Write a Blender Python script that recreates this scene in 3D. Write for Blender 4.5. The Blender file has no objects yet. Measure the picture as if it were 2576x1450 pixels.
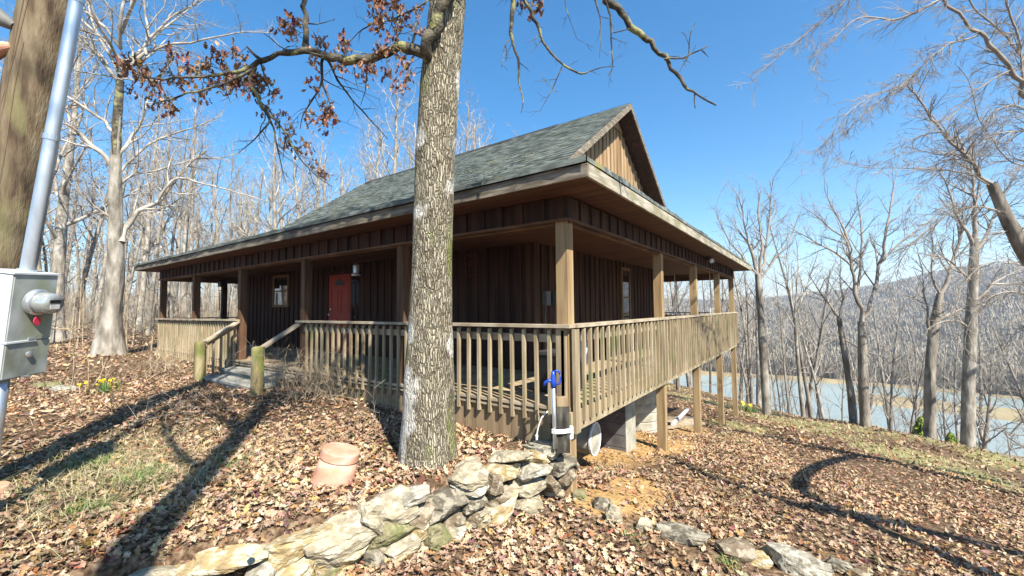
import bpy, math, random
import numpy as np
from mathutils import Matrix, Vector
SC = bpy.context.scene
COL = SC.collection
rad = math.radians

# ------------------------------------------------------------------ camera
W0, H0, F0 = 2576.0, 1450.0, 1054.0
def _cr(x, y): return np.array([x - W0/2, -(y - H0/2), -F0])
_d1 = _cr(-185, 792); _d1 /= np.linalg.norm(_d1)
_d2 = _cr(2044, 770); _d2 /= np.linalg.norm(_d2)
_X = -_d1; _Y = _d2 - _d2.dot(_X)*_X; _Y /= np.linalg.norm(_Y); _Z = np.cross(_X, _Y)
RC = np.array([_X, _Y, _Z])                      # world from camera
CAM = np.array([0, 0, 1.0]) - RC @ (_cr(1430, 818)/F0*4.64)
def P(x, y, d):                                   # a sighted point at a real distance -> world metres
    return CAM + (RC @ _cr(x, y))/F0*d
cd = bpy.data.cameras.new('camera'); cam = bpy.data.objects.new('camera', cd); COL.objects.link(cam)
cam.matrix_world = Matrix([[*RC[0], CAM[0]], [*RC[1], CAM[1]], [*RC[2], CAM[2]], [0, 0, 0, 1]])
cd.sensor_width = 36; cd.lens = F0/W0*36; cd.clip_start = 0.05; cd.clip_end = 6000
SC.camera = cam

# ------------------------------------------------------------------ light
SUN_EL = rad(47)
sd = np.array([0.898, -0.44]); sd /= np.linalg.norm(sd)
SUN = np.array([sd[0]*math.cos(SUN_EL), sd[1]*math.cos(SUN_EL), math.sin(SUN_EL)])
w = bpy.data.worlds.new('World'); SC.world = w; w.use_nodes = True
nt = w.node_tree; nt.nodes.clear()
sk = nt.nodes.new('ShaderNodeTexSky'); sk.sky_type = 'NISHITA'; sk.sun_disc = False
sk.sun_elevation = SUN_EL; sk.sun_rotation = math.atan2(sd[0], sd[1])
sk.altitude = 0; sk.air_density = 1.0; sk.dust_density = 0.35; sk.ozone_density = 3.0
hs = nt.nodes.new('ShaderNodeHueSaturation'); hs.inputs['Saturation'].default_value = 1.40; hs.inputs['Hue'].default_value = 0.494
bg = nt.nodes.new('ShaderNodeBackground'); bg.inputs['Strength'].default_value = 0.096
wo = nt.nodes.new('ShaderNodeOutputWorld')
nt.links.new(sk.outputs[0], hs.inputs['Color']); nt.links.new(hs.outputs[0], bg.inputs[0]); nt.links.new(bg.outputs[0], wo.inputs[0])
sl = bpy.data.lights.new('sun', 'SUN'); sl.energy = 5.0; sl.angle = rad(0.53); sl.color = (1.0, 0.94, 0.84)
so = bpy.data.objects.new('sun', sl); COL.objects.link(so)
so.rotation_euler = Vector(SUN).to_track_quat('Z', 'Y').to_euler()
SC.view_settings.view_transform = 'Standard'; SC.view_settings.look = 'None'
SC.view_settings.exposure = 1.30; SC.view_settings.gamma = 1.0
try:
    SC.cycles.max_bounces = 5; SC.cycles.diffuse_bounces = 3; SC.cycles.transparent_max_bounces = 4
    SC.cycles.volume_bounces = 0; SC.cycles.caustics_reflective = False; SC.cycles.caustics_refractive = False
except Exception: pass

# ------------------------------------------------------------------ materials
def mat(name, base, rough=0.85, var=None, scale=(3, 3, 3), bump=0.0, bscale=(20, 20, 20), detail=4, metal=0.0,
        spots=None, spot_scale=(4, 4, 4), spot_lim=(0.55, 0.65), attr=None, coord='Object', spec=0.25, dist=0.01):
    g_ = 1.0 if metal else 0.80; base = tuple(c*g_ for c in base); var = tuple(tuple(c*(1 if attr else g_) for c in v) for v in var) if var else None; spots = tuple(c*g_ for c in spots) if spots else None
    m = bpy.data.materials.new(name); m.use_nodes = True; t = m.node_tree; N = t.nodes; Lk = t.links
    b = N['Principled BSDF']; b.inputs['Roughness'].default_value = rough; b.inputs['Metallic'].default_value = metal
    b.inputs['Specular IOR Level'].default_value = spec
    tc = N.new('ShaderNodeTexCoord')
    def noise(s, d=detail, dim=1.0):
        mp = N.new('ShaderNodeMapping'); mp.inputs['Scale'].default_value = s
        Lk.new(tc.outputs[coord], mp.inputs[0])
        n = N.new('ShaderNodeTexNoise'); n.inputs['Scale'].default_value = 1.0; n.inputs['Detail'].default_value = d
        Lk.new(mp.outputs[0], n.inputs['Vector']); return n.outputs['Fac']
    def ramp(src, stops):
        r = N.new('ShaderNodeValToRGB'); Lk.new(src, r.inputs[0]); e = r.color_ramp.elements
        e[0].position, e[0].color = stops[0][0], (*stops[0][1], 1); e[1].position, e[1].color = stops[-1][0], (*stops[-1][1], 1)
        for p, c in stops[1:-1]:
            k = e.new(p); k.color = (*c, 1)
        return r.outputs[0]
    if attr:
        a = N.new('ShaderNodeAttribute'); a.attribute_name = attr; col = a.outputs['Color']
        if var:
            mx = N.new('ShaderNodeMix'); mx.data_type = 'RGBA'; mx.blend_type = 'MULTIPLY'; mx.inputs[0].default_value = 1
            Lk.new(col, mx.inputs[6]); Lk.new(ramp(noise(scale), [(0.3, var[0]), (0.7, var[1])]), mx.inputs[7]); col = mx.outputs[2]
    elif var is None:
        col = ramp(noise(scale), [(0.3, tuple(c*0.82 for c in base)), (0.7, tuple(min(1, c*1.18) for c in base))])
    else:
        col = ramp(noise(scale), [(0.32, var[0]), (0.5, base), (0.68, var[1])])
    if spots:
        mx = N.new('ShaderNodeMix'); mx.data_type = 'RGBA'
        Lk.new(ramp(noise(spot_scale, 5), [(spot_lim[0], (0, 0, 0)), (spot_lim[1], (1, 1, 1))]), mx.inputs[0])
        Lk.new(col, mx.inputs[6]); mx.inputs[7].default_value = (*spots, 1); col = mx.outputs[2]
    Lk.new(col, b.inputs['Base Color'])
    if bump:
        bp = N.new('ShaderNodeBump'); bp.inputs['Strength'].default_value = bump; bp.inputs['Distance'].default_value = dist
        Lk.new(noise(bscale, 5), bp.inputs['Height']); Lk.new(bp.outputs[0], b.inputs['Normal'])
    m['tmp'] = 0
    return m
def bark(name, pale, dark, sx=14.0, sz=3.2, bump=0.9, dist=0.02, lichen=None, moss=None):
    m = bpy.data.materials.new(name); m.use_nodes = True; t = m.node_tree; N = t.nodes; Lk = t.links
    b = N['Principled BSDF']; b.inputs['Roughness'].default_value = 0.95; b.inputs['Specular IOR Level'].default_value = 0.1
    tc = N.new('ShaderNodeTexCoord')
    def mp(s, o=None):
        q = N.new('ShaderNodeMapping'); q.inputs['Scale'].default_value = s; Lk.new(tc.outputs['Object'], q.inputs[0]); return q.outputs[0]
    nz = N.new('ShaderNodeTexNoise'); nz.inputs['Scale'].default_value = 11.0; nz.inputs['Detail'].default_value = 4
    Lk.new(mp((1, 1, 1)), nz.inputs['Vector'])
    ad = N.new('ShaderNodeMix'); ad.data_type = 'RGBA'; ad.blend_type = 'ADD'; ad.inputs[0].default_value = 1.0
    sc_ = N.new('ShaderNodeVectorMath'); sc_.operation = 'SCALE'; sc_.inputs[3].default_value = 2.0; Lk.new(nz.outputs['Color'], sc_.inputs[0]); Lk.new(mp((sx, sx, sz)), ad.inputs[6]); Lk.new(sc_.outputs[0], ad.inputs[7])
    vo = N.new('ShaderNodeTexVoronoi'); vo.feature = 'DISTANCE_TO_EDGE'; vo.inputs['Scale'].default_value = 1.0
    Lk.new(ad.outputs[2], vo.inputs['Vector'])
    r = N.new('ShaderNodeValToRGB'); Lk.new(vo.outputs['Distance'], r.inputs[0]); e = r.color_ramp.elements
    e[0].position = 0.0; e[0].color = (*dark, 1); e[1].position = 0.17; e[1].color = (*pale, 1)
    n2 = N.new('ShaderNodeTexNoise'); n2.inputs['Scale'].default_value = 1.0; n2.inputs['Detail'].default_value = 6
    Lk.new(mp((9, 9, 5)), n2.inputs['Vector'])
    r2 = N.new('ShaderNodeValToRGB'); Lk.new(n2.outputs['Fac'], r2.inputs[0]); r2.color_ramp.elements[0].position = 0.3; r2.color_ramp.elements[0].color = (0.6, 0.57, 0.52, 1)
    r2.color_ramp.elements[1].position = 0.7; r2.color_ramp.elements[1].color = (1.15, 1.12, 1.05, 1)
    mu = N.new('ShaderNodeMix'); mu.data_type = 'RGBA'; mu.blend_type = 'MULTIPLY'; mu.inputs[0].default_value = 1
    Lk.new(r.outputs[0], mu.inputs[6]); Lk.new(r2.outputs[0], mu.inputs[7]); col = mu.outputs[2]
    for c, sc, lim in ((lichen, (2.2, 2.2, 1.5), (0.56, 0.60)), (moss, (3.1, 3.1, 1.2), (0.60, 0.68))):
        if c:
            q = N.new('ShaderNodeTexNoise'); q.inputs['Scale'].default_value = 1; q.inputs['Detail'].default_value = 5
            Lk.new(mp(sc), q.inputs['Vector'])
            rr = N.new('ShaderNodeValToRGB'); Lk.new(q.outputs['Fac'], rr.inputs[0]); rr.color_ramp.elements[0].position = lim[0]; rr.color_ramp.elements[1].position = lim[1]
            mx = N.new('ShaderNodeMix'); mx.data_type = 'RGBA'; Lk.new(rr.outputs[0], mx.inputs[0]); Lk.new(col, mx.inputs[6]); mx.inputs[7].default_value = (*c, 1); col = mx.outputs[2]
    Lk.new(col, b.inputs['Base Color'])
    sm = N.new('ShaderNodeMath'); sm.operation = 'MINIMUM'; sm.inputs[1].default_value = 0.25; Lk.new(vo.outputs['Distance'], sm.inputs[0])
    s2 = N.new('ShaderNodeMath'); s2.operation = 'MULTIPLY_ADD'; s2.inputs[1].default_value = 3.0; Lk.new(sm.outputs[0], s2.inputs[0]); Lk.new(n2.outputs['Fac'], s2.inputs[2])
    bp = N.new('ShaderNodeBump'); bp.inputs['Strength'].default_value = bump; bp.inputs['Distance'].default_value = dist
    Lk.new(s2.outputs[0], bp.inputs['Height']); Lk.new(bp.outputs[0], b.inputs['Normal'])
    return m
M = {}
M['siding'] = mat('dark_stained_siding', (0.052, 0.021, 0.012), 0.7, ((0.025, 0.010, 0.006), (0.085, 0.035, 0.02)), (9, 9, 0.7), 0.3, (60, 60, 3))  # dark stain, deepened further so the colour carries the porch shade
M['siding_lit'] = mat('brown_siding_lit', (0.075, 0.034, 0.019), 0.75, ((0.038, 0.017, 0.010), (0.12, 0.06, 0.034)), (9, 9, 0.7), 0.3, (60, 60, 3))  # lighter copy of the siding: light on the right side put into the colour
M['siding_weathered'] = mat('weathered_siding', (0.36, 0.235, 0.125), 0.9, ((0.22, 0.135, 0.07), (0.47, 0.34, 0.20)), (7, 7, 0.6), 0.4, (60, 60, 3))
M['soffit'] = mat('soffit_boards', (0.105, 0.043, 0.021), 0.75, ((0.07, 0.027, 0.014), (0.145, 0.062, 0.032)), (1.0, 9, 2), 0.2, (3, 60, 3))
M['beam'] = mat('brown_beam', (0.16, 0.085, 0.045), 0.8, ((0.10, 0.05, 0.026), (0.24, 0.14, 0.08)), (2, 2, 14), 0.3, (6, 6, 80))
M['fascia'] = mat('weathered_fascia', (0.21, 0.175, 0.13), 0.9, ((0.10, 0.08, 0.06), (0.34, 0.295, 0.225)), (3.0, 3.0, 26), 0.5, (9, 9, 90), spots=(0.16, 0.14, 0.09), spot_scale=(2.3, 2.3, 9), spot_lim=(0.55, 0.72))
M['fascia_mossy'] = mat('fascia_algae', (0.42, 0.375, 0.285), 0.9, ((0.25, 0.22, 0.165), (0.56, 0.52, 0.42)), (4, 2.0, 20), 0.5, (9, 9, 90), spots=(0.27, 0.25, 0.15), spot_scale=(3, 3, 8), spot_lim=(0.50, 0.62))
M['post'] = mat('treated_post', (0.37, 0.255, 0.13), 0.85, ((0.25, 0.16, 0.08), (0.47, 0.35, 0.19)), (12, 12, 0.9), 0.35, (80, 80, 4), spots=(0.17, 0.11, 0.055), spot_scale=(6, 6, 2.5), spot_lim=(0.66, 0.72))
M['post_shaded'] = mat('shaded_porch_post', (0.13, 0.07, 0.038), 0.8, ((0.08, 0.042, 0.022), (0.18, 0.10, 0.055)), (12, 12, .9), 0.3, (80, 80, 4))  # darker copy of the post wood, porch shade put into the colour
M['rail'] = mat('weathered_rail', (0.38, 0.30, 0.185), 0.9, ((0.24, 0.185, 0.11), (0.50, 0.42, 0.28)), (9, 9, 1.2), 0.35, (70, 70, 6), spots=(0.26, 0.26, 0.12), spot_scale=(3, 3, 2), spot_lim=(0.56, 0.68))
M['cap'] = mat('weathered_cap', (0.44, 0.36, 0.25), 0.9, ((0.30, 0.24, 0.16), (0.56, 0.48, 0.36)), (4, 4, 4), 0.3, (20, 20, 20))
M['deck'] = mat('deck_boards', (0.40, 0.30, 0.18), 0.9, ((0.27, 0.20, 0.12), (0.50, 0.40, 0.26)), (1.3, 7, 2), 0.3, (6, 50, 4))
M['step'] = mat('grey_step_boards', (0.33, 0.32, 0.27), 0.9, ((0.20, 0.19, 0.16), (0.45, 0.44, 0.38)), (2, 9, 3), 0.4, (9, 60, 4))
M['skirt'] = mat('skirting_boards', (0.33, 0.235, 0.135), 0.9, ((0.22, 0.15, 0.085), (0.43, 0.32, 0.195)), (9, 9, 0.9), 0.3, (60, 60, 4), spots=(0.17, 0.15, 0.07), spot_scale=(2, 2, 3), spot_lim=(0.55, 0.7))
M['newel'] = mat('mossy_newel', (0.30, 0.245, 0.12), 0.95, ((0.17, 0.13, 0.06), (0.42, 0.36, 0.2)), (10, 10, 1.2), 0.5, (70, 70, 6), spots=(0.2, 0.22, 0.06), spot_scale=(5, 5, 2), spot_lim=(0.5, 0.62))
M['shingle'] = mat('asphalt_shingles', (0.16, 0.18, 0.16), 0.95, ((0.07, 0.085, 0.075), (0.28, 0.31, 0.27)), (3, 14, 14), 0.5, (160, 160, 160), spots=(0.27, 0.25, 0.10), spot_scale=(1.6, 2.2, 2.2), spot_lim=(0.63, 0.74))
M['moss'] = mat('dry_moss', (0.36, 0.32, 0.14), 1, ((0.24, 0.2, 0.08), (0.5, 0.46, 0.24)), (14, 14, 14), 0.8, (60, 60, 60), dist=0.02)
M['flash'] = mat('ridge_cap_dark', (0.035, 0.033, 0.03), 0.9)
M['red'] = mat('red_door_paint', (0.42, 0.05, 0.028), 0.5, ((0.36, 0.04, 0.022), (0.48, 0.06, 0.034)), (1, 1, 1))
M['win_frame'] = mat('window_trim', (0.24, 0.15, 0.075), 0.7, None, (6, 6, 2))
M['black'] = mat('black_metal', (0.012, 0.012, 0.013), 0.45, spec=0.5)
M['darkgrey'] = mat('dark_grey', (0.05, 0.05, 0.055), 0.6)
M['white'] = mat('white_paint', (0.75, 0.74, 0.70), 0.6, None, (6, 6, 6))
M['pvc'] = mat('white_pvc', (0.82, 0.82, 0.80), 0.4)
M['greybox'] = mat('grey_utility_box', (0.17, 0.165, 0.155), 0.6)
M['galv'] = mat('galvanised_steel', (0.62, 0.66, 0.70), 0.36, ((0.50, 0.54, 0.58), (0.72, 0.75, 0.78)), (14, 14, 3), 0.06, (40, 40, 9), metal=0.8, spec=0.5)
M['cabinet'] = mat('meter_cabinet_paint', (0.40, 0.43, 0.41), 0.6, ((0.20, 0.215, 0.18), (0.55, 0.58, 0.57)), (5, 5, 3), 0.1, (30, 30, 30), spots=(0.30, 0.32, 0.17), spot_scale=(3.0, 3.2, 1.4), spot_lim=(0.50, 0.70), spec=0.4)
M['cabinet_sunlit'] = mat('cabinet_sunlit_paint', (0.70, 0.75, 0.76), 0.6, ((0.6, 0.65, 0.66), (0.78, 0.82, 0.83)), (5, 5, 2))  # brighter copy of the cabinet paint, sunlight put into the colour
M['glass_meter'] = mat('meter_cover', (0.42, 0.44, 0.42), 0.15, metal=0.5, spec=0.6)
M['tag_red'] = mat('red_seal', (0.62, 0.05, 0.09), 0.5)
M['blue'] = mat('blue_cast_iron', (0.012, 0.06, 0.46), 0.35, ((0.01, 0.045, 0.36), (0.02, 0.08, 0.55)), (9, 9, 9), spec=0.5)
M['pole'] = mat('pole_wood', (0.19, 0.14, 0.085), 0.95, ((0.08, 0.052, 0.035), (0.29, 0.235, 0.15)), (16, 16, 1.1), 0.8, (90, 90, 2.5), spots=(0.23, 0.205, 0.10), spot_scale=(7, 7, 1.8), spot_lim=(0.52, 0.66), dist=0.012)
M['sleeper'] = mat('tarred_timber', (0.055, 0.05, 0.04), 0.95, ((0.02, 0.02, 0.017), (0.13, 0.12, 0.09)), (14, 14, 4), 0.8, (60, 60, 14))
M['terracotta'] = mat('terracotta', (0.62, 0.315, 0.20), 0.85, ((0.52, 0.25, 0.155), (0.70, 0.41, 0.29)), (5, 5, 5), 0.15, (60, 60, 60), spots=(0.66, 0.48, 0.38), spot_scale=(5, 5, 9), spot_lim=(0.52, 0.72))
M['plastic_bin'] = mat('translucent_bin', (0.44, 0.42, 0.34), 0.6, ((0.30, 0.28, 0.22), (0.60, 0.58, 0.48)), (4, 4, 9))
M['pier'] = mat('grey_block_pier', (0.15, 0.14, 0.14), 0.9, ((0.11, 0.10, 0.10), (0.19, 0.18, 0.18)), (5, 5, 5), 0.3)
M['pierpale'] = mat('pale_sunlit_block', (0.42, 0.40, 0.32), 0.9, ((0.32, 0.30, 0.23), (0.54, 0.52, 0.42)), (5, 5, 5), 0.3)  # pale copy of the pier block, sunlight on its end put into the colour
M['cloth'] = mat('white_cloth', (0.75, 0.76, 0.80), 0.9)
M['twig'] = mat('dry_twig', (0.46, 0.36, 0.235), 0.9, ((0.33, 0.24, 0.15), (0.6, 0.50, 0.36)), (5, 5, 5))
M['vine'] = mat('dark_twig', (0.20, 0.14, 0.09), 0.9)
M['leaf'] = mat('dead_leaf', (1, 1, 1), 0.8, ((0.8, 0.78, 0.76), (1.12, 1.1, 1.08)), (25, 25, 25), attr='tint', spec=0.2)
M['grass'] = mat('grass_blade', (1, 1, 1), 0.8, attr='tint')
M['yellow'] = mat('yellow_petal', (0.85, 0.68, 0.03), 0.6)
M['green'] = mat('daffodil_green', (0.10, 0.19, 0.05), 0.7)
M['cedar'] = mat('young_cedar_green', (0.22, 0.30, 0.05), 0.85, ((0.13, 0.2, 0.03), (0.36, 0.42, 0.08)), (5, 5, 5))
M['bark_oak'] = bark('white_oak_bark', (0.42, 0.385, 0.30), (0.085, 0.07, 0.05), 52, 8.0, 1.0, 0.02, lichen=(0.58, 0.56, 0.49), moss=(0.20, 0.21, 0.08))
M['bark_dark'] = mat('dark_mossy_bark', (0.10, 0.085, 0.06), 0.95, ((0.035, 0.03, 0.022), (0.19, 0.165, 0.12)), (9, 9, 9), 0.9, (40, 40, 40), spots=(0.30, 0.29, 0.13), spot_scale=(7, 7, 7), spot_lim=(0.54, 0.62), dist=0.02)
M['twig_dark'] = mat('dark_twigs', (0.17, 0.14, 0.11), 0.95, ((0.10, 0.08, 0.06), (0.27, 0.235, 0.19)), (4, 4, 4))
M['bark_pale'] = mat('pale_grey_bark', (0.34, 0.305, 0.25), 0.95, ((0.16, 0.14, 0.11), (0.52, 0.48, 0.41)), (6, 6, 2.2), 0.7, (22, 22, 4), spots=(0.24, 0.21, 0.15), spot_scale=(2, 2, 1), spot_lim=(0.58, 0.7), dist=0.03)
M['bark_grey'] = mat('grey_brown_bark', (0.27, 0.235, 0.19), 0.95, ((0.13, 0.11, 0.085), (0.42, 0.385, 0.32)), (5, 5, 1.6), 0.7, (24, 24, 4), spots=(0.44, 0.41, 0.35), spot_scale=(2.5, 2.5, 1.2), spot_lim=(0.56, 0.66), dist=0.03)
M['twig_pale'] = mat('pale_twigs', (0.42, 0.375, 0.31), 0.95, ((0.17, 0.145, 0.11), (0.64, 0.59, 0.51)), (3, 3, 3))
M['twig_grey'] = mat('grey_twigs', (0.36, 0.31, 0.26), 0.95, ((0.22, 0.19, 0.15), (0.48, 0.43, 0.36)), (2, 2, 2))
M['twig_far'] = mat('far_twigs', (0.36, 0.315, 0.24), 1.0, ((0.27, 0.24, 0.18), (0.44, 0.385, 0.30)), (0.02, 0.02, 0.02))
M['water'] = mat('lake_water', (0.30, 0.36, 0.34), 0.5, ((0.26, 0.32, 0.30), (0.34, 0.40, 0.37)), (0.02, 0.02, 0.02), 0.3, (0.9, 0.9, 0.9), spec=0.5, dist=0.05)
def glass_mat():
    m = bpy.data.materials.new('window_glass'); m.use_nodes = True; b = m.node_tree.nodes['Principled BSDF']
    b.inputs['Base Color'].default_value = (0.015, 0.017, 0.02, 1); b.inputs['Roughness'].default_value = 0.03; b.inputs['Specular IOR Level'].default_value = 1.0
    b.inputs['Coat Weight'].default_value = 1.0; b.inputs['Coat Roughness'].default_value = 0.02
    return m
M['glass'] = glass_mat()

# ------------------------------------------------------------------ mesh helpers
def mesh_np(name, V, Fs, mt, tint=None, smooth=False):
    """V (n,3); Fs list of (k, face-corner) index arrays"""
    me = bpy.data.meshes.new(name)
    V = np.asarray(V, np.float32).reshape(-1, 3)
    me.vertices.add(len(V)); me.vertices.foreach_set('co', V.ravel())
    Fs = [np.asarray(f, np.int32) for f in Fs if len(f)]
    nl = sum(f.size for f in Fs); nf = sum(len(f) for f in Fs)
    me.loops.add(nl); me.loops.foreach_set('vertex_index', np.concatenate([f.ravel() for f in Fs]))
    tot = np.concatenate([np.full(len(f), f.shape[1], np.int32) for f in Fs]); st = np.concatenate([[0], np.cumsum(tot)[:-1]]).astype(np.int32)
    me.polygons.add(nf); me.polygons.foreach_set('loop_start', st); me.polygons.foreach_set('loop_total', tot)
    me.polygons.foreach_set('use_smooth', np.full(nf, bool(smooth)))
    if tint is not None:
        a = me.color_attributes.new('tint', 'FLOAT_COLOR', 'POINT')
        T = np.ones((len(V), 4), np.float32); T[:, :3] = tint; a.data.foreach_set('color', T.ravel())
    me.update(calc_edges=True); me.validate()
    me.materials.append(mt); return me
def tag(o, label=None, cat=None, group=None, kind=None):
    if label: o['label'] = label
    if cat: o['category'] = cat
    if group: o['group'] = group
    if kind: o['kind'] = kind
    return o
def link(name, me, parent=None, origin=None):
    o = bpy.data.objects.new(name, me); COL.objects.link(o)
    if parent is not None:
        o.parent = parent
        if parent.type == 'EMPTY': o.matrix_parent_inverse = parent.matrix_basis.inverted()
    elif origin is not None:
        me.transform(Matrix.Translation(-Vector(origin))); o.location = origin
    return o
def empty(name, loc, label, cat, group=None):
    o = bpy.data.objects.new(name, None); COL.objects.link(o); o.location = loc; o.empty_display_size = 0.2
    return tag(o, label, cat, group)
def copy_tree(o, parent=None):
    c = o.copy(); COL.objects.link(c)
    if parent is not None: c.parent = parent
    for ch in list(o.children): copy_tree(ch, c)
    return c
class MB:
    def __init__(s): s.V = []; s.F = {}; s.n = 0
    def add(s, V, F):
        V = np.asarray(V, float).reshape(-1, 3)
        for f in F: s.F.setdefault(len(f), []).append([i + s.n for i in f])
        s.V.append(V); s.n += len(V); return s
    def box(s, a, b):
        a = np.minimum(a, b).astype(float) if True else a; 
        return s
    def bx(s, x0, x1, y0, y1, z0, z1, R=None, c=None):
        V = np.array([(x, y, z) for z in (z0, z1) for y in (y0, y1) for x in (x0, x1)], float)
        if R is not None:
            c = np.array(c if c is not None else V.mean(0)); V = (V - c) @ np.array(R).T + c
        return s.add(V, [(0, 2, 3, 1), (4, 5, 7, 6), (0, 1, 5, 4), (2, 6, 7, 3), (0, 4, 6, 2), (1, 3, 7, 5)])
    def bar(s, p, q, w, h, up=(0, 0, 1)):
        p = np.array(p, float); q = np.array(q, float); d = q - p; d /= np.linalg.norm(d)
        u = np.cross(d, up); u /= np.linalg.norm(u); v = np.cross(u, d)
        V = [e + a*u*w/2 + b*v*h/2 for e in (p, q) for a, b in ((-1, -1), (1, -1), (1, 1), (-1, 1))]
        return s.add(V, [(0, 1, 2, 3), (7, 6, 5, 4), (0, 4, 5, 1), (1, 5, 6, 2), (2, 6, 7, 3), (3, 7, 4, 0)])
    def tube(s, pts, r, k=8, cap=True):
        pts = np.array(pts, float); n = len(pts); r = np.broadcast_to(np.array(r, float), (n,))
        t = np.gradient(pts, axis=0); t /= np.linalg.norm(t, axis=1)[:, None] + 1e-9
        ref = np.array([0, 0, 1.]) if abs(t[:, 2]).mean() < 0.8 else np.array([1., 0, 0])
        u = np.cross(t, ref); u /= np.linalg.norm(u, axis=1)[:, None]; v = np.cross(t, u)
        a = np.arange(k)/k*2*math.pi
        V = pts[:, None] + r[:, None, None]*(np.cos(a)[None, :, None]*u[:, None] + np.sin(a)[None, :, None]*v[:, None])
        F = [(i*k + j, i*k + (j+1) % k, (i+1)*k + (j+1) % k, (i+1)*k + j) for i in range(n-1) for j in range(k)]
        if cap: F += [tuple(range(k))[::-1], tuple((n-1)*k + j for j in range(k))]
        return s.add(V.reshape(-1, 3), F)
    def lathe(s, c, prof, k=24, ax=(0, 0, 1)):
        ax = np.array(ax, float); ax /= np.linalg.norm(ax); c = np.array(c, float); n = len(prof)
        u = np.cross(ax, [0, 0, 1.] if abs(ax[2]) < .8 else [1., 0, 0]); u /= np.linalg.norm(u); v = np.cross(ax, u); a = np.arange(k)/k*2*math.pi
        V = np.array([c + ax*z + r*(math.cos(t)*u + math.sin(t)*v) for r, z in prof for t in a])
        F = [(i*k + j, i*k + (j+1) % k, (i+1)*k + (j+1) % k, (i+1)*k + j) for i in range(n-1) for j in range(k)] + [tuple(range(k))[::-1], tuple((n-1)*k + j for j in range(k))]
        return s.add(V, F)
    def prism(s, poly, d):
        poly = np.array(poly, float); n = len(poly); d = np.array(d, float)
        V = np.vstack([poly, poly + d])
        return s.add(V, [tuple(range(n))[::-1], tuple(range(n, 2*n))] + [(i, (i+1) % n, n + (i+1) % n, n + i) for i in range(n)])
    def mesh(s, name, mt, smooth=False):
        return mesh_np(name, np.vstack(s.V), list(s.F.values()), mt, smooth=smooth)
    def build(s, name, mt, parent=None, origin=None, smooth=False):
        return link(name, s.mesh(name, mt, smooth), parent, origin)

# value noise for shaping
_rs = np.random.RandomState(5); _NT = _rs.rand(64, 64, 64)
def vnoise(x, y, z=0.0):
    x, y, z = np.broadcast_arrays(np.asarray(x, float), np.asarray(y, float), np.asarray(z, float))
    i, j, k = np.floor(x).astype(int), np.floor(y).astype(int), np.floor(z).astype(int)
    f, g, h = x - i, y - j, z - k; f = f*f*(3-2*f); g = g*g*(3-2*g); h = h*h*(3-2*h)
    def T(a, b, c): return _NT[(i+a) & 63, (j+b) & 63, (k+c) & 63]
    A = (T(0,0,0)*(1-f)+T(1,0,0)*f)*(1-g) + (T(0,1,0)*(1-f)+T(1,1,0)*f)*g
    B = (T(0,0,1)*(1-f)+T(1,0,1)*f)*(1-g) + (T(0,1,1)*(1-f)+T(1,1,1)*f)*g
    return A*(1-h) + B*h - 0.5
def fbm(x, y, z=0.0, o=4): return sum(vnoise(np.asarray(x)*2**k + 17*k, np.asarray(y)*2**k + 9*k, np.asarray(z)*2**k)/2**k for k in range(o))
def sstep(a, b, x): t = np.clip((x - a)/(b - a), 0, 1); return t*t*(3-2*t)

# ------------------------------------------------------------------ terrain heights
LOW = np.array([(0,0,-.82),(0,3.7,-1.38),(0,6.6,-1.8),(0,9.6,-2.26),(0,12.65,-2.62),(2.2,-4.15,-.7),(3.75,2.05,-1.41),(5.03,13.64,-2.9),(3.5,15.5,-3.15),(.38,17,-3.5),(6.16,11.25,-2.9),
  (-.3,-1.2,-.86),(.5,-3,-.8),(-1,-4.6,-.75),(-3,-6.5,-.7),(6,-6,-.9),(8,2,-1.95),(-4,14,-3),(-12,15,-2.6),(12,8,-3.0),(15,-10,-1.4)])
UPP = np.array([(-1,0,-.36),(-1.7,0,-.36),(-2.4,0,-.33),(-3.4,0,-.27),(-1.04,-1.13,-.33),(-1.4,-1.9,-.38),(-1.3,-2.7,-.43),(-.6,-.8,-.38),(-.5,-.1,-.40),(-5.5,-.8,-.22),(-8,-.9,-.2),(-14.3,-1.1,0.0),(-14.3,0,-.1),(-20,-5,.1),
  (-20,5,0),(-4,-4,-.35),(-2.5,-6,-.42),(-8,-3,-.22),(-40,0,.1),(-40,20,-.6),(-8,12,-1.8),(-14,10,-.9),(-30,-30,.3),(-4,6,-1.0),(-2,3,-.6)])
def _idw(pts, x, y):
    A = np.c_[pts[:, :2], np.ones(len(pts))]; c, *_ = np.linalg.lstsq(A, pts[:, 2], rcond=None)
    res = pts[:, 2] - A @ c; num = 0; den = 0
    for (px, py, _), r in zip(pts, res):
        ww = 1/((x-px)**2 + (y-py)**2 + 0.5)**1.5; num = num + ww*r; den = den + ww
    return np.clip(c[0]*x, -1.6, 1.6) + np.clip(c[1]*y, -3.4, 1.5) + c[2] + num/den
WALL = np.array([(-1.6,-6.5),(-1.35,-4.6),(-1.2,-3.43),(-1.04,-3.19),(-.75,-2.73),(-.49,-1.95),(-.36,-1.26),(-.22,-.71),(-.03,-.05),(-1.1,.25),(-1.9,1.0),(-2.4,3.2),(-3.2,6),(-5,9),(-6,14),(-8,22)])
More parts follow.
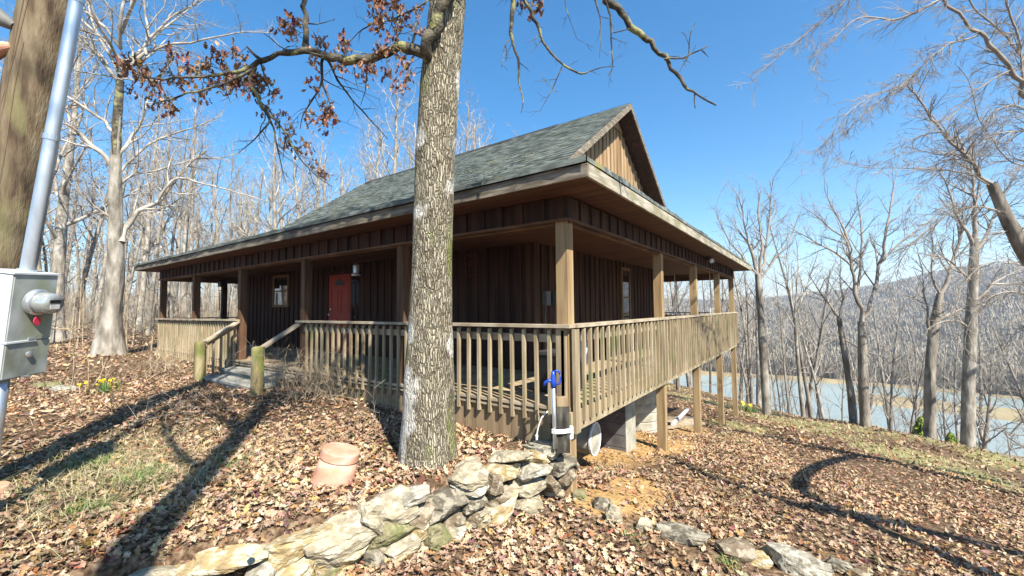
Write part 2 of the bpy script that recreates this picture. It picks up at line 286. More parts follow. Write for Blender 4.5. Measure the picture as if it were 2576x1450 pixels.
def wall_sd(x, y):     # positive on the lower (lake) side
    best = np.full(np.shape(x), 1e9); sg = np.zeros(np.shape(x)); wd = np.zeros(np.shape(x)); pc = np.zeros(np.shape(x))
    n = len(WALL) - 1
    for i in range(n):
        a, b = WALL[i], WALL[i+1]; d = b - a; L = d.dot(d)
        t = np.clip(((x-a[0])*d[0] + (y-a[1])*d[1])/L, 0, 1)
        qx, qy = x - a[0] - t*d[0], y - a[1] - t*d[1]; D = np.hypot(qx, qy)
        cr = (d[1]*(x-a[0]) - d[0]*(y-a[1]))/math.sqrt(L); s = np.sign(cr); up = (D < best - 1e-7) | ((np.abs(D-best) <= 1e-7) & (np.abs(cr) > pc)); pc = np.where(up, np.abs(cr), pc)
        best = np.where(up, D, best); sg = np.where(up, s, sg); wd = np.where(up, i + t, wd)
    return best*sg, wd
def gz(x, y):
    x = np.asarray(x, float); y = np.asarray(y, float)
    lo = _idw(LOW, x, y); up = _idw(UPP, x, y)
    s, w_ = wall_sd(x, y)
    wid = 0.06 + 2.5*sstep(9.4, 13.0, w_)
    k = sstep(-wid, wid, s + 0.22*sstep(8.3, 7.6, w_))
    z = up*(1-k) + lo*k
    n = 0.705*x + 0.709*y
    z = z + 0.06*fbm(x*0.5, y*0.5, 3) * sstep(1, 6, np.hypot(x+1, y)) + 0.02*fbm(x*2.2, y*2.2, 1, 2)
    # beyond the crest: down to the valley, the far hills beyond
    t = n - 12.9; drop = np.where(t > 0, 0.42*t*sstep(0, 6, t), 0)
    dx, dy = x - CAM[0], y - CAM[1]; r = np.hypot(dx, dy) + 1e-6
    left = sstep(45, 75, -x - 0.2*y)*sstep(0, 60, r)
    drop = np.maximum(drop, left*0.3*(np.maximum(-x-0.2*y-45, 0)))
    z = z - drop
    az = np.degrees(np.arctan2(dx*RC[0,0] + dy*RC[1,0], -(dx*RC[0,2] + dy*RC[1,2])))   # 0 ahead, + right
    rr = r + 14*fbm(x*0.012, y*0.012, 0.3, 3)
    fl = -27.2 + 0.5*fbm(x*0.05, y*0.05, 1, 3)
    nr_ = 139 - 13*sstep(39, 46, az); rr = r + 7*fbm(x*0.02, y*0.02, 0.3, 3)
    fl = fl - 2.2*sstep(-5, 2, rr - nr_)*sstep(205, 194, rr)*(1 - 0.95*sstep(36, 41, az)*sstep(183, 177, rr)*sstep(158, 164, rr))
    fl = fl - 2.2*sstep(84, 86, rr)*sstep(95, 93, rr)*sstep(37, 41, az)
    Hh = 36 + 46*sstep(30, 56, az) - 6*sstep(5, -30, az) + 6*fbm(az*0.12, 0.0, 7.1, 4)
    hill = Hh*sstep(205, 950, r)*(1 + 0.10*fbm(x*0.006, y*0.006, 2, 4))
    base = fl + hill
    return np.where(r > 60, np.maximum(np.maximum(z, base), -60), np.maximum(z, -40.0)) if True else z
def gz1(x, y): return float(gz(np.array([x]), np.array([y]))[0])

def build_ground():
    n = 640; a = 8.6; u = np.linspace(-1, 1, n); s = np.sinh(a*u)/math.sinh(a)*2300
    gx, gy = np.meshgrid(s - 0.3, s + 0.0, indexing='ij')
    z = gz(gx, gy)
    V = np.stack([gx, gy, z], -1).reshape(-1, 3)
    i = np.arange(n*n).reshape(n, n); F = np.stack([i[:-1, :-1], i[1:, :-1], i[1:, 1:], i[:-1, 1:]], -1).reshape(-1, 4)
    m = bpy.data.materials.new('ground_soil'); m.use_nodes = True; t = m.node_tree; N = t.nodes; Lk = t.links
    b = N['Principled BSDF']; b.inputs['Roughness'].default_value = 0.95; b.inputs['Specular IOR Level'].default_value = 0.1
    g = N.new('ShaderNodeNewGeometry')
    def noise(sc, d=5):
        q = N.new('ShaderNodeTexNoise'); q.inputs['Scale'].default_value = sc; q.inputs['Detail'].default_value = d; Lk.new(g.outputs['Position'], q.inputs['Vector']); return q.outputs['Fac']
    def ramp(src, st):
        r = N.new('ShaderNodeValToRGB'); Lk.new(src, r.inputs[0]); e = r.color_ramp.elements
        e[0].position, e[0].color = st[0][0], (*st[0][1], 1); e[1].position, e[1].color = st[-1][0], (*st[-1][1], 1)
        for p, c in st[1:-1]: e.new(p).color = (*c, 1)
        return r.outputs[0]
    def mix(f, A, B):
        q = N.new('ShaderNodeMix'); q.data_type = 'RGBA'; Lk.new(f, q.inputs[0]); Lk.new(A, q.inputs[6]); Lk.new(B, q.inputs[7]); return q.outputs[2]
    litter = ramp(noise(24, 8), [(0.30, (0.03, 0.018, 0.012)), (0.46, (0.10, 0.062, 0.037)), (0.60, (0.19, 0.13, 0.08)), (0.75, (0.29, 0.21, 0.14))])
    grass = ramp(noise(9, 7), [(0.3, (0.13, 0.12, 0.045)), (0.55, (0.26, 0.235, 0.10)), (0.75, (0.35, 0.32, 0.17))])
    clay = ramp(noise(6, 7), [(0.3, (0.29, 0.175, 0.07)), (0.6, (0.42, 0.27, 0.115)), (0.75, (0.48, 0.34, 0.17))])
    marsh = ramp(noise(0.09, 8), [(0.3, (0.17, 0.13, 0.075)), (0.5, (0.28, 0.22, 0.12)), (0.7, (0.36, 0.30, 0.17))])
    wood = ramp(noise(0.02, 9), [(0.3, (0.13, 0.13, 0.095)), (0.5, (0.20, 0.185, 0.14)), (0.7, (0.27, 0.235, 0.18))])
    at = N.new('ShaderNodeAttribute'); at.attribute_name = 'tint'; sp = N.new('ShaderNodeSeparateColor'); Lk.new(at.outputs['Color'], sp.inputs[0])
    def msk(src, sc, lo=0.42, hi=0.58):
        q = N.new('ShaderNodeMath'); q.operation = 'MULTIPLY_ADD'; Lk.new(src, q.inputs[0]); q.inputs[1].default_value = 0.75
        h = N.new('ShaderNodeMath'); h.operation = 'MULTIPLY'; Lk.new(noise(sc, 6), h.inputs[0]); h.inputs[1].default_value = 0.25; Lk.new(h.outputs[0], q.inputs[2])
        return ramp(q.outputs[0], [(lo, (0, 0, 0)), (hi, (1, 1, 1))])
    c = mix(msk(sp.outputs[0], 3.0), litter, clay)
    c = mix(msk(sp.outputs[1], 1.4), c, grass)
    far = N.new('ShaderNodeSeparateXYZ'); Lk.new(g.outputs['Position'], far.inputs[0])
    mr = N.new('ShaderNodeMapRange'); Lk.new(far.outputs['Z'], mr.inputs[0]); mr.inputs[1].default_value = -18; mr.inputs[2].default_value = -24; 
    c = mix(mr.outputs[0], c, marsh)
    c = mix(sp.outputs[2], c, wood)
    Lk.new(c, b.inputs['Base Color'])
    bp = N.new('ShaderNodeBump'); bp.inputs['Strength'].default_value = 0.9; bp.inputs['Distance'].default_value = 0.04
    Lk.new(noise(22, 8), bp.inputs['Height']); Lk.new(bp.outputs[0], b.inputs['Normal'])
    x, y = V[:, 0], V[:, 1]; r = np.hypot(x - CAM[0], y - CAM[1])
    T = np.zeros((len(V), 3))
    T[:, 0] = clay_mask(x, y); T[:, 1] = grass_mask(x, y); T[:, 2] = sstep(198, 225, r)
    me = mesh_np('ground', V, [F], m, tint=T, smooth=True)
    return tag(link('ground', me), kind='structure')
def _blob(x, y, cx, cy, a, b, an=0.0):
    c, s = math.cos(an), math.sin(an); u = ((x-cx)*c + (y-cy)*s)/a; v = (-(x-cx)*s + (y-cy)*c)/b
    return np.clip(1.25 - np.sqrt(u*u + v*v)*0.75, 0, 1)
def clay_mask(x, y):
    return np.maximum.reduce([_blob(x, y, .42, .75, .38, .85, 0.1), _blob(x, y, -1.3, 3.0, 1.3, 2.2), _blob(x, y, .0, 4.3, .35, 1.0), _blob(x, y, -1.0, 6.9, 1.2, 1.6), _blob(x, y, -8.5, -4.0, 2.4, .7, 0.1)*0.8, _blob(x, y, .25, .15, .3, .4)])
def grass_mask(x, y):
    n = 0.705*x + 0.709*y; d = -0.709*x + 0.705*y
    return np.clip(np.maximum.reduce([0.75*sstep(6.5, 10.5, n)*sstep(16, 13, n)*(0.75 + 0.9*fbm(x*0.5, y*0.5, 4, 3)), 0.40*_blob(x, y, -3.4, -3.0, 1.6, 0.9, 0.3), _blob(x, y, .3, 9.8, .9, 1.2)*0.9, _blob(x, y, 0.6, 6.9, .6, .7)*.8]), 0, 1)
build_ground()
wm = MB(); wm.add([(-1500, -200, -28.0), (1500, -200, -28.0), (1500, 1500, -28.0), (-1500, 1500, -28.0)], [(0, 1, 2, 3)])
tag(wm.build('lake', M['water']), kind='structure')

# ------------------------------------------------------------------ the house
rng = random.Random(11); nr = np.random.RandomState(11)
house = empty('wooden_house', (-7.05, 6.1, 0), 'dark brown board and batten house with a wraparound porch and green grey shingle roof', 'house')
DZ = 0.09                                   # deck level
XL, XR, YF, YB = -14.1, 0.0, 0.0, 12.25     # porch outline
WX0, WX1, WY0, WY1 = -13.5, -1.8, 2.1, 10.1 # walls
GX0, GX1 = -12.0, -1.8                      # gable walls
EZ = 2.58; OH = 0.48; SL = (3.83-2.58)/3.06
RY, RZ = 6.1, 6.33; FY, FZ = 2.58, 3.83; RX0, RX1 = -12.35, -1.38
def cladding(name, mt, a, b, z0, z1, nrm, bw=0.30, battens=True, prev=None, top=None, thick=0.03):
    """boards between plan points a-b; nrm = outward normal"""
    a = np.array(a, float); b = np.array(b, float); L = np.linalg.norm(b-a); d = (b-a)/L; nrm = np.array(nrm, float)
    m = MB(); n = max(1, int(round(L/bw)))
    def slab(s0, s1, o0, o1, zb, zt0, zt1):
        V = []
        for s, zt in ((s0, zt0), (s1, zt1)):
            p = a + d*s
            for o in (o0, o1):
                q = p + nrm*o; V += [(q[0], q[1], zb), (q[0], q[1], zt)]
        m.add(V, [(0, 1, 3, 2), (4, 6, 7, 5), (0, 4, 5, 1), (2, 3, 7, 6), (1, 5, 7, 3), (0, 2, 6, 4)])
    for i in range(n):
        s0 = L*i/n; s1 = L*(i+1)/n - 0.004
        t0 = top(s0) if top else z1; t1 = top(s1) if top else z1
        if min(t0, t1) > z0 + 0.02: slab(s0, s1, -thick, rng.uniform(0, .006), z0, t0, t1)
        if battens and i:
            s = L*i/n; w2 = .022
            t0 = top(s-w2) if top else z1; t1 = top(s+w2) if top else z1
            if min(t0, t1) > z0 + 0.05: slab(s-w2, s+w2, 0.007, 0.03, z0 + .002, t0 - .004, t1 - .004)
    return m.build(name, mt, house)
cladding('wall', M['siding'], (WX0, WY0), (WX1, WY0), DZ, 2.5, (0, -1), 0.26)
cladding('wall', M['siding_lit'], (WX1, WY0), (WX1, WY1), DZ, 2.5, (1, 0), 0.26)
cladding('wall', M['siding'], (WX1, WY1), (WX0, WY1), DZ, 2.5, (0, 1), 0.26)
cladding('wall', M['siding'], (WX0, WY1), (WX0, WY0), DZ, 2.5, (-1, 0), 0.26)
m = MB(); m.bx(WX1 - .10, WX1 + .034, WY0 - .034, WY0 - .0335 + .0, DZ, 2.45)
m = MB(); m.bx(WX1 - .14, WX1 + .04, WY0 - .042, WY0 - .031, DZ, 2.4).bx(WX1 + .031, WX1 + .042, WY0 - .030, WY0 + .14, DZ, 2.4)
m.build('corner_board', M['siding_lit'], house)
# gable walls
mslope = (RZ-FZ)/(RY-FY)
def gtop(s, y0=FY-.1): 
    y = y0 + s; return RZ - .16 - mslope*abs(y - RY)
gy0 = FY + .15
gl = 2*(RY-gy0)
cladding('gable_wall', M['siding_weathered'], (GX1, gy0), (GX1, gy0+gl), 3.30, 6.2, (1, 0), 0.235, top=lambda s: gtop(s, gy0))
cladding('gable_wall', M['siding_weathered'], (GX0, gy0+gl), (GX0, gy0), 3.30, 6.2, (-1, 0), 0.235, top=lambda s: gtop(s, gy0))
m = MB(); m.prism([(GX1+.034, RY-.42, RZ-.16-mslope*.42-.05), (GX1+.034, RY+.42, RZ-.16-mslope*.42-.05), (GX1+.034, RY, RZ-.20)], (.02, 0, 0))
m.build('gable_trim', M['siding_weathered'], house)
# --- roof: shingle courses laid as stepped strips
def courses(name, lo, hi, xr, axis='x', n=22, sgn=-1, mt='shingle'):
    """lo,hi=(c,z) lower/upper edge (c is the slope coordinate); xr(t)->(a0,a1) extent along the eave"""
    V = []; F = []; nv = 0
    for i in range(n):
        t0, t1 = i/n, (i+1.25)/n; t1 = min(t1, 1.02)
        a0, a1 = xr(min(1, t0)); b0, b1 = xr(min(1, t1))
        k = max(2, int(abs(a1-a0)/0.16)); s = np.linspace(0, 1, k+1)
        A = a0 + (a1-a0)*s; B = b0 + (b1-b0)*s
        c0 = lo[0] + (hi[0]-lo[0])*t0 + sgn*0.0; z0 = lo[1] + (hi[1]-lo[1])*t0; c1 = lo[0] + (hi[0]-lo[0])*t1; z1 = lo[1] + (hi[1]-lo[1])*t1
        sl = np.array([hi[0]-lo[0], hi[1]-lo[1]]); sl /= np.linalg.norm(sl)
        j = nr.uniform(-.011, .011, k+1) + 0.016*np.array([vnoise(a*0.7, i*0.9) for a in A]); lift = 0.042 + nr.uniform(0, .014, k+1)*(1+np.sin(A*3+i)) 
        for arr, cc, zz, l, jj in ((A, c0, z0, lift, j), (A, c0, z0, lift*0 - .002, j), (B, c1, z1, lift*0+.002, j*0)):
            c_ = cc + sl[0]*jj - l*sl[1]*np.sign(hi[0]-lo[0])*np.sign(hi[1]-lo[1])*0; z_ = zz + sl[1]*jj + l
            V.append(np.c_[arr, np.broadcast_to(c_, arr.shape), z_] if axis == 'x' else np.c_[np.broadcast_to(c_, arr.shape), arr, z_])
        o = nv; q = np.arange(k)
        F.append(np.c_[o+q, o+q+1, o+2*(k+1)+q+1, o+2*(k+1)+q]); F.append(np.c_[o+(k+1)+q, o+(k+1)+q+1, o+q+1, o+q]); nv += 3*(k+1)
    return np.vstack(V), np.vstack(F)
parts = []
zof = .02
fr = lambda t: (-14.6 + min(2.6, 3.08*t), .5 - min(2.3, 3.08*t))
parts.append(courses('f', (-.53, EZ+zof-.012), (FY, FZ+zof), fr, n=22))
parts.append(courses('m', (FY, FZ+zof), (RY, RZ+zof), lambda t: (RX0, RX1), n=23))
parts.append(courses('r', (.5, EZ+zof), (-1.8, EZ+2.3*SL+zof), lambda t: (-.5 + 2.3*t, 12.75 - 2.3*t), 'y', n=16))
parts.append(courses('l', (-14.6, EZ+zof), (-12.0, EZ+2.6*SL+zof), lambda t: (12.75 - 2.6*t, -.5 + 2.6*t), 'y', n=16))
parts.append(courses('bm', (2*RY-FY, FZ+zof), (RY, RZ+zof), lambda t: (RX1, RX0), n=29))
parts.append(courses('b', (12.75, EZ+zof), (2*RY-FY, FZ+zof), lambda t: (.5 - min(2.3, 3.1*t), -14.6 + min(2.6, 3.1*t)), n=22))
Vs = []; Fs = []; o = 0
for v, f in parts: Vs.append(v); Fs.append(f+o); o += len(v)
roof = link('roof', mesh_np('roof', np.vstack(Vs), [np.vstack(Fs)], M['shingle']), house)
m = MB()   # sheathing under the shingles
def sheath(p):
    q = [(x, y, z-.05) for x, y, z in p]; m.prism(p, (0, 0, -.05))
sheath([(RX0+.01, FY-.0, FZ), (RX1-.01, FY-.0, FZ), (RX1-.01, RY, RZ), (RX0+.01, RY, RZ)])
sheath([(RX0+.01, RY, RZ), (RX1-.01, RY, RZ), (RX1-.01, 2*RY-FY, FZ), (RX0+.01, 2*RY-FY, FZ)])
sheath([(-14.57, -.47, EZ), (.47, -.47, EZ), (-1.85, 1.85, EZ+2.33*SL), (-1.85, FY, FZ), (-12., FY, FZ), (-12., 2.1, EZ+2.6*SL)])
sheath([(.47, -.47, EZ), (.47, 12.72, EZ), (-1.8, 10.45, EZ+2.27*SL), (-1.8, 1.8, EZ+2.27*SL)])
sheath([(-14.57, 12.72, EZ), (-14.57, -.47, EZ), (-12., 2.1, EZ+2.57*SL), (-12., 10.1, EZ+2.57*SL)])
sheath([(.47, 12.72, EZ), (-14.57, 12.72, EZ), (-12., 10.1, EZ+2.57*SL), (-12., 2*RY-FY, FZ), (-1.85, 2*RY-FY, FZ), (-1.85, 10.4, EZ+2.3*SL)])
m.build('roof_sheathing', M['soffit'], house)
# rakes, ridge cap, moss along the break
for x0, x1 in ((RX1-.0, RX1+.032), (RX0-.032, RX0)):
    for sgn in (-1, 1):
        m = MB(); ya = RY + sgn*(RY-FY+.12)
        za = FZ - .12*mslope; zt = .045; h = .155
        poly = [(x0, RY, RZ+zt), (x0, ya, za+zt), (x0, ya, za+zt-h), (x0, RY, RZ+zt-h)]
        m.prism(poly, (x1-x0, 0, 0)); m.build('rake_board', M['fascia'], house)
m = MB()
for x0, x1 in ((GX1+.03, RX1-.004), (RX0+.004, GX0-.03)):
    for sgn in (-1, 1):
        ya = RY + sgn*(RY-FY+.1)
        m = MB(); m.prism([(x0, RY, RZ-.10), (x1, RY, RZ-.10), (x1, ya, FZ-.10-.1*mslope), (x0, ya, FZ-.10-.1*mslope)], (0, 0, -.02)); m.build('rake_soffit', M['siding'], house)
m = MB(); m.prism([(RX0, RY-.16, RZ-.06), (RX0, RY, RZ+.075), (RX0, RY+.16, RZ-.06)], (RX1-RX0-2.1, 0, 0)); m.build('ridge_vent', M['flash'], roof)
m = MB(); m.prism([(RX1-2.1, RY-.15, RZ-.06), (RX1-2.1, RY, RZ+.055), (RX1-2.1, RY+.15, RZ-.06)], (2.1, 0, 0)); m.build('ridge_cap', M['shingle'], roof)
# moss and leaves caught on the break of the roof
V = []; F = []
def clump(cx, cy, cz, s, arr):
    b = len(arr[0]); p = nr.normal(0, 1, (6, 3))*s*np.array([1.6, .8, .35]) + [cx, cy, cz]
    arr[0].extend(p); arr[1].extend([(b, b+1, b+2), (b+1, b+3, b+4), (b+2, b+4, b+5)])
A = ([], [])
for i in range(3600):
    x = nr.uniform(-12.2, -1.5); dens = 0.35 + 0.65*(x > -6.5)
    if nr.rand() < dens: y = FY - .05 + nr.normal(0, .045) - .16*max(0, 1+(x+1.5)/3.0)*nr.rand(); clump(x, y, FZ + (y-FY)*(SL if y < FY else mslope) + .045, .022, A)
for i in range(900):
    x = nr.choice([-3, -4.2, -5.0, -7.4, -9.5]) + nr.normal(0, .5); y = FY + nr.uniform(.1, 1.6); clump(x, y, FZ+(y-FY)*mslope+.045, .018, A)
mo = mesh_np('moss', np.array(A[0]), [np.array(A[1])], M['moss']); tag(link('moss', mo, roof), kind='stuff')
# fascia and soffit
m = MB(); m.bx(-14.6, .5, -.5, -.468, EZ-.13, EZ+.0); fa1 = m.build('fascia_board', M['fascia'], house)
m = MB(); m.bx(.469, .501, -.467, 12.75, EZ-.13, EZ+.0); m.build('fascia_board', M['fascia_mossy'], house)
m = MB(); m.bx(-14.6, -14.568, -.467, 12.75, EZ-.13, EZ+.0); m.build('fascia_board', M['fascia'], house)
m = MB(); m.bx(-14.567, .468, 12.718, 12.75, EZ-.13, EZ+.0); m.build('fascia_board', M['fascia'], house)
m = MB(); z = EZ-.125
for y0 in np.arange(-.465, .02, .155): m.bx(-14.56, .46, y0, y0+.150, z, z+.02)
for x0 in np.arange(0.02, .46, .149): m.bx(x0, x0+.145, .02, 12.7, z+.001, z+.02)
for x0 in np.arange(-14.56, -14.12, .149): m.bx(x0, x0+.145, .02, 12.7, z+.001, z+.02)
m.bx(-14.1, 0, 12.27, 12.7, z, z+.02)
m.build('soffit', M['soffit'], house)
# frieze (board and batten) on the header, header trim
BZ = 2.165
for a, b, nn in (((XL, YF), (XR, YF), (0, -1)), ((XR, YF+.03), (XR, YB), (1, 0)), ((XR, YB), (XL, YB), (0, 1)), ((XL, YB), (XL, YF+.03), (-1, 0))):
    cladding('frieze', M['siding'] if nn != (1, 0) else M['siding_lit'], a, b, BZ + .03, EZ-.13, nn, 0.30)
m = MB()
m.bx(XL-.03, XR+.035, YF-.045, YF-.02, BZ, BZ+.028).bx(XR+.02, XR+.045, YF-.02, YB, BZ, BZ+.028).bx(XL-.045, XL-.02, YF-.02, YB, BZ, BZ+.028)
m.bx(XL, XR-.002, YF+.03, YF+.09, BZ-.02, BZ+.2).bx(XR-.09, XR-.03, YF+.091, YB, BZ-.02, BZ+.2).bx(XL+.03, XL+.09, YF+.091, YB, BZ-.02, BZ+.2).bx(XL+.1, XR-.1, YB-.09, YB-.03, BZ-.02, BZ+.2)
m.build('header_beam', M['beam'], house)
m = MB()
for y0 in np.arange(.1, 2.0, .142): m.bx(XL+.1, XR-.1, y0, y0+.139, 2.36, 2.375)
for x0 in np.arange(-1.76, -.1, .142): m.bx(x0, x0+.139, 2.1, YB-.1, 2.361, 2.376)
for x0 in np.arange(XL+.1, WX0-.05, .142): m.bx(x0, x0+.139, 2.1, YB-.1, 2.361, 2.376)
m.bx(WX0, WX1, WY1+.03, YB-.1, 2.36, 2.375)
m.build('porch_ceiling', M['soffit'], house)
# deck boards (laid parallel to the long side), rim
m = MB()
for y0 in np.arange(-.02, 2.05, .142): m.bx(XL, XR, y0, y0+.134, DZ-.035, DZ)
for y0 in np.arange(2.108, YB-.1, .142): m.bx(WX1+.03, XR, y0, y0+.134, DZ-.0351, DZ)
for y0 in np.arange(2.108, YB-.1, .142): m.bx(XL, WX0-.03, y0, y0+.134, DZ-.0351, DZ)
for y0 in np.arange(WY1+.05, YB-.1, .142): m.bx(WX0, WX1, y0, y0+.134, DZ-.0352, DZ-.0001)
m.build('deck_floor', M['deck'], house)
m = MB(); m.bx(XR-.001, XR+.037, -.04, YB, -.175, .05).bx(XL-.037, XL+.001, -.04, YB, -.175, .05).bx(XL, XR, YB, YB+.038, -.175, .05)
m.bx(XL, XR-.002, .03, .068, -.175, .05)
for y0 in np.arange(.6, YB, 0.6): m.bx(WX1-.4, XR-.003, y0, y0+.04, -.15, DZ-.037)
m.build('rim_joist', M['rail'], house)
m = MB(); m.bx(-13.6, -1.5, 2.15, 10.05, -.15, .05); m.build('subfloor', M['darkgrey'], house)
# posts: roof posts run down to the ground on the lake side
PW = .145
def post(x, y, z0, z1, mt='post', w=PW, nm='porch_post'):
    m = MB(); m.bx(x-w/2, x+w/2, y-w/2, y+w/2, z0, z1); return m.build(nm, M[mt], house)
post(-.078, .078, -.86, BZ+.02)
RP = [3.66, 6.45, 9.45, 12.15]
for y in RP: post(-.078, y, gz1(0, y)-.1, BZ+.02)
for x in (-2.85, -5.66, -8.45, -11.3, -14.0): post(x, .078, -.35, BZ+.02, 'post_shaded')
for y in (1.72, 4.9, 8.6, 12.1): post(-14.02, y, -.9, BZ+.02, 'siding')
for x in (-3.5, -7.0, -10.5): post(x, 12.15, gz1(x, 12.15)-.1, BZ+.02, 'siding')
# skirting boards, front
m = MB(); x = -.235
while x > -5.6:
    w = .185; g0 = gz1(x-w/2, -.02) - .12; m.bx(x-w, x-.006, .0+rng.uniform(0, .005), .026, g0, .048); x -= w + .002
m.build('skirting', M['skirt'], house)
m = MB(); x = -8.5
while x > -14.05:
    w = .145; g0 = gz1(x-w/2, -.02) - .1; m.bx(x-w, x-.006, .0+rng.uniform(0, .005), .026, g0 , .048); x -= w + .004
m.build('skirting', M['skirt'], house)
m = MB(); m.bx(XL, XR-.0, -.036, -.0025, .052, .086).bx(XL, -.0, -.030, -.004, -.005, .018); m.build('deck_edge_trim', M['cap'], house)
# railings
BTOP, BBOT = .958, -.095
def baluster(parent, x, y, z0, z1, mt=None, ang=0):
    m = MB(); w = .019; j = rng.uniform(-.006, .006); k = rng.uniform(-.012, .012)
    m.add([(x-w, y-w, z0+k), (x+w, y-w, z0+k), (x+w, y+w, z0+k), (x-w, y+w, z0+k), (x-w+j, y-w, z1-.02), (x+w+j, y-w, z1-.02), (x+w+j, y+w, z1), (x-w+j, y+w, z1)],
          [(3, 2, 1, 0), (4, 5, 6, 7), (0, 1, 5, 4), (1, 2, 6, 5), (2, 3, 7, 6), (3, 0, 4, 7)])
    return m
def railing(pts_, ys, face, name='railing'):
    pass
def rail_run(capbox, subbox, spots, z0, z1):
    m = MB(); m.bx(*capbox); m.bx(*subbox); r = m.build('railing', M['cap'], house)
    return r, spots, z0, z1
runs = []
cz0, cz1 = .968, 1.004
sub = (.80, .89)
runs.append(rail_run((-5.75, .055, -.085, .055, cz0, cz1), (-5.6, -.15, .002, .038, *sub), [(-.055 - .1735*i, -.030) for i in range(32)], BBOT, BTOP))
runs.append(rail_run((-.085, .085, .056, 12.3, cz0, cz1), (-.038, -.002, .15, 12.1, *sub), [(.058, .07 + .1765*i) for i in range(70)], -.085, BTOP))
runs.append(rail_run((-14.15, -8.38, -.085, .055, cz0, cz1), (-14.0, -8.5, .002, .038, *sub), [(-8.55 - .150*i, -.030) for i in range(37)], BBOT-.03, BTOP))
left_run = rail_run((-14.16, -14.02, .056, 12.2, cz0, cz1), (-14.1, -14.06, .15, 12.0, *sub), [(-14.13, .1 + .16*i) for i in range(12)], BBOT, BTOP)
back_run = rail_run((-14.0, -.086, 12.14, 12.28, cz0, cz1), (-14.0, -.15, 12.16, 12.19, *sub), [(-.3 - .17*i, 12.29) for i in range(40)], -.085, BTOP)
cam2 = CAM[:2]
allb = []
for r, spots, z0, z1 in runs:
    for (x, y) in spots:
        if any(abs(y-py) < .0 for py in RP): continue
        allb.append((math.hypot(x-cam2[0], y-cam2[1]), r, x, y, z0, z1))
allb.sort(key=lambda t: t[0])
restm = MB()
for i, (dd, r, x, y, z0, z1) in enumerate(allb):
    m = baluster(r, x, y, z0, z1)
    if i < 100:
        me = m.mesh('baluster', M['rail']); o = bpy.data.objects.new('baluster', me); COL.objects.link(o); o.parent = r
    else: restm.add(np.vstack(m.V), m.F[4])
for r, spots, z0, z1 in (left_run, back_run):
    for x, y in spots: m = baluster(r, x, y, z0, z1); restm.add(np.vstack(m.V), m.F[4])
tag(restm.build('baluster', M['rail'], house), kind='stuff')
m = MB(); m.bx(.039, .078, .0, .105, -.18, .95).bx(-.135, -.02, -.049+.0, -.0055, -.22, .96); m.build('rail_post', M['rail'], house)
# steps, newels, handrails
NX1, NX0, NY = -5.54, -8.14, -.82
def tread(z, y0, y1, x0, x1):
    m = MB(); k = 2; w = (y1-y0)/k
    for i in range(k): m.bx(x0, x1, y0+w*i, y0+w*(i+1)-.008, z-.04, z)
    m.bx(x0+.02, x1-.02, y0+.03, y0+.06, z-.19, z-.041); return m.build('step', M['step'], house)
tread(-.03, -.42, -.04, -8.3, -5.8); tread(-.145, -.80, -.425, -8.32, -5.78)
for x in (NX1, NX0):
    g = gz1(x, NY) - .15; m = MB(); k = 16; r = .098
    m.tube([(x, NY, g), (x, NY, .52), (x, NY, .56), (x, NY, .585)], [r, r, r*.9, r*.55], k)
    n_ = m.build('newel_post', M['newel'], house, smooth=False)
m = MB(); m.bar((NX1-.02, NY+.08, .56), (-5.70, -.02, .95), .13, .035); m.build('handrail', M['cap'], house); m = MB(); m.bar((NX0, NY+.08, .56), (-8.42, -.02, .95), .13, .035)
m.bar((NX0+.0, NY+.08, .50), (-8.44, -.02, .88), .035, .09); m.build('handrail', M['cap'], house)
for i in range(4):
    t = (i+.7)/5; x = NX0 - .28*t; y = NY + .8*t; m = MB(); m.bx(x-.02, x+.02, y-.02, y+.02, -.16+.1*t, .5+.38*t); m.build('stair_baluster', M['rail'], house)
# windows and doors
def window(x0, x1, z0, z1, plane, pos, fw=.075, rail=True, blind=False):
    def B(m, a0, a1, c0, c1, o0, o1):
        if plane == 'y': m.bx(a0, a1, pos-o1, pos-o0, c0, c1)
        else: m.bx(pos+o0, pos+o1, a0, a1, c0, c1)
    m = MB(); B(m, x0-fw, x0, z0-fw, z1+fw, .008, .055); B(m, x1, x1+fw, z0-fw, z1+fw, .008, .055); B(m, x0, x1, z1, z1+fw, .008, .053); B(m, x0, x1, z0-fw, z0, .008, .053)
    if rail: zm = (z0+z1)/2; B(m, x0, x1, zm-.02, zm+.02, .010, .047)
    f = m.build('window', M['win_frame'], house)
    m = MB(); B(m, x0+.001, x1-.001, z0+.001, z1-.001, .0315, .036)
    me = m.mesh('pane', M['glass']); o = bpy.data.objects.new('pane', me); COL.objects.link(o); o.parent = f
    return f
window(-11.25, -10.42, 1.38, 2.2, 'y', WY0)
window(6.28, 6.78, .75, 2.16, 'x', WX1)
window(-12.9, -12.3, 1.38, 2.15, 'y', WY0) if False else None
m = MB(); m.bx(-8.32, -8.24, WY0-.06, WY0-.008, DZ, 2.2).bx(-7.22, -7.14, WY0-.06, WY0-.008, DZ, 2.2).bx(-8.24, -7.22, WY0-.058, WY0-.008, 2.12, 2.2)
m.build('door_frame', M['siding'], house)
m = MB(); m.bx(-8.235, -7.225, WY0-.036, WY0-.0085, DZ+.01, 2.115)
for (a, b, c, d) in ((-8.12, -7.80, .25, 1.0), (-7.66, -7.34, .25, 1.0), (-8.12, -7.80, 1.12, 1.72), (-7.66, -7.34, 1.12, 1.72)):
    m.bx(a, b, WY0-.046, WY0-.0365, c, c+.02).bx(a, b, WY0-.046, WY0-.0365, d-.02, d).bx(a, a+.02, WY0-.0455, WY0-.0367, c+.02, d-.02).bx(b-.02, b, WY0-.0455, WY0-.0367, c+.02, d-.02)
door = m.build('door', M['red'], house)
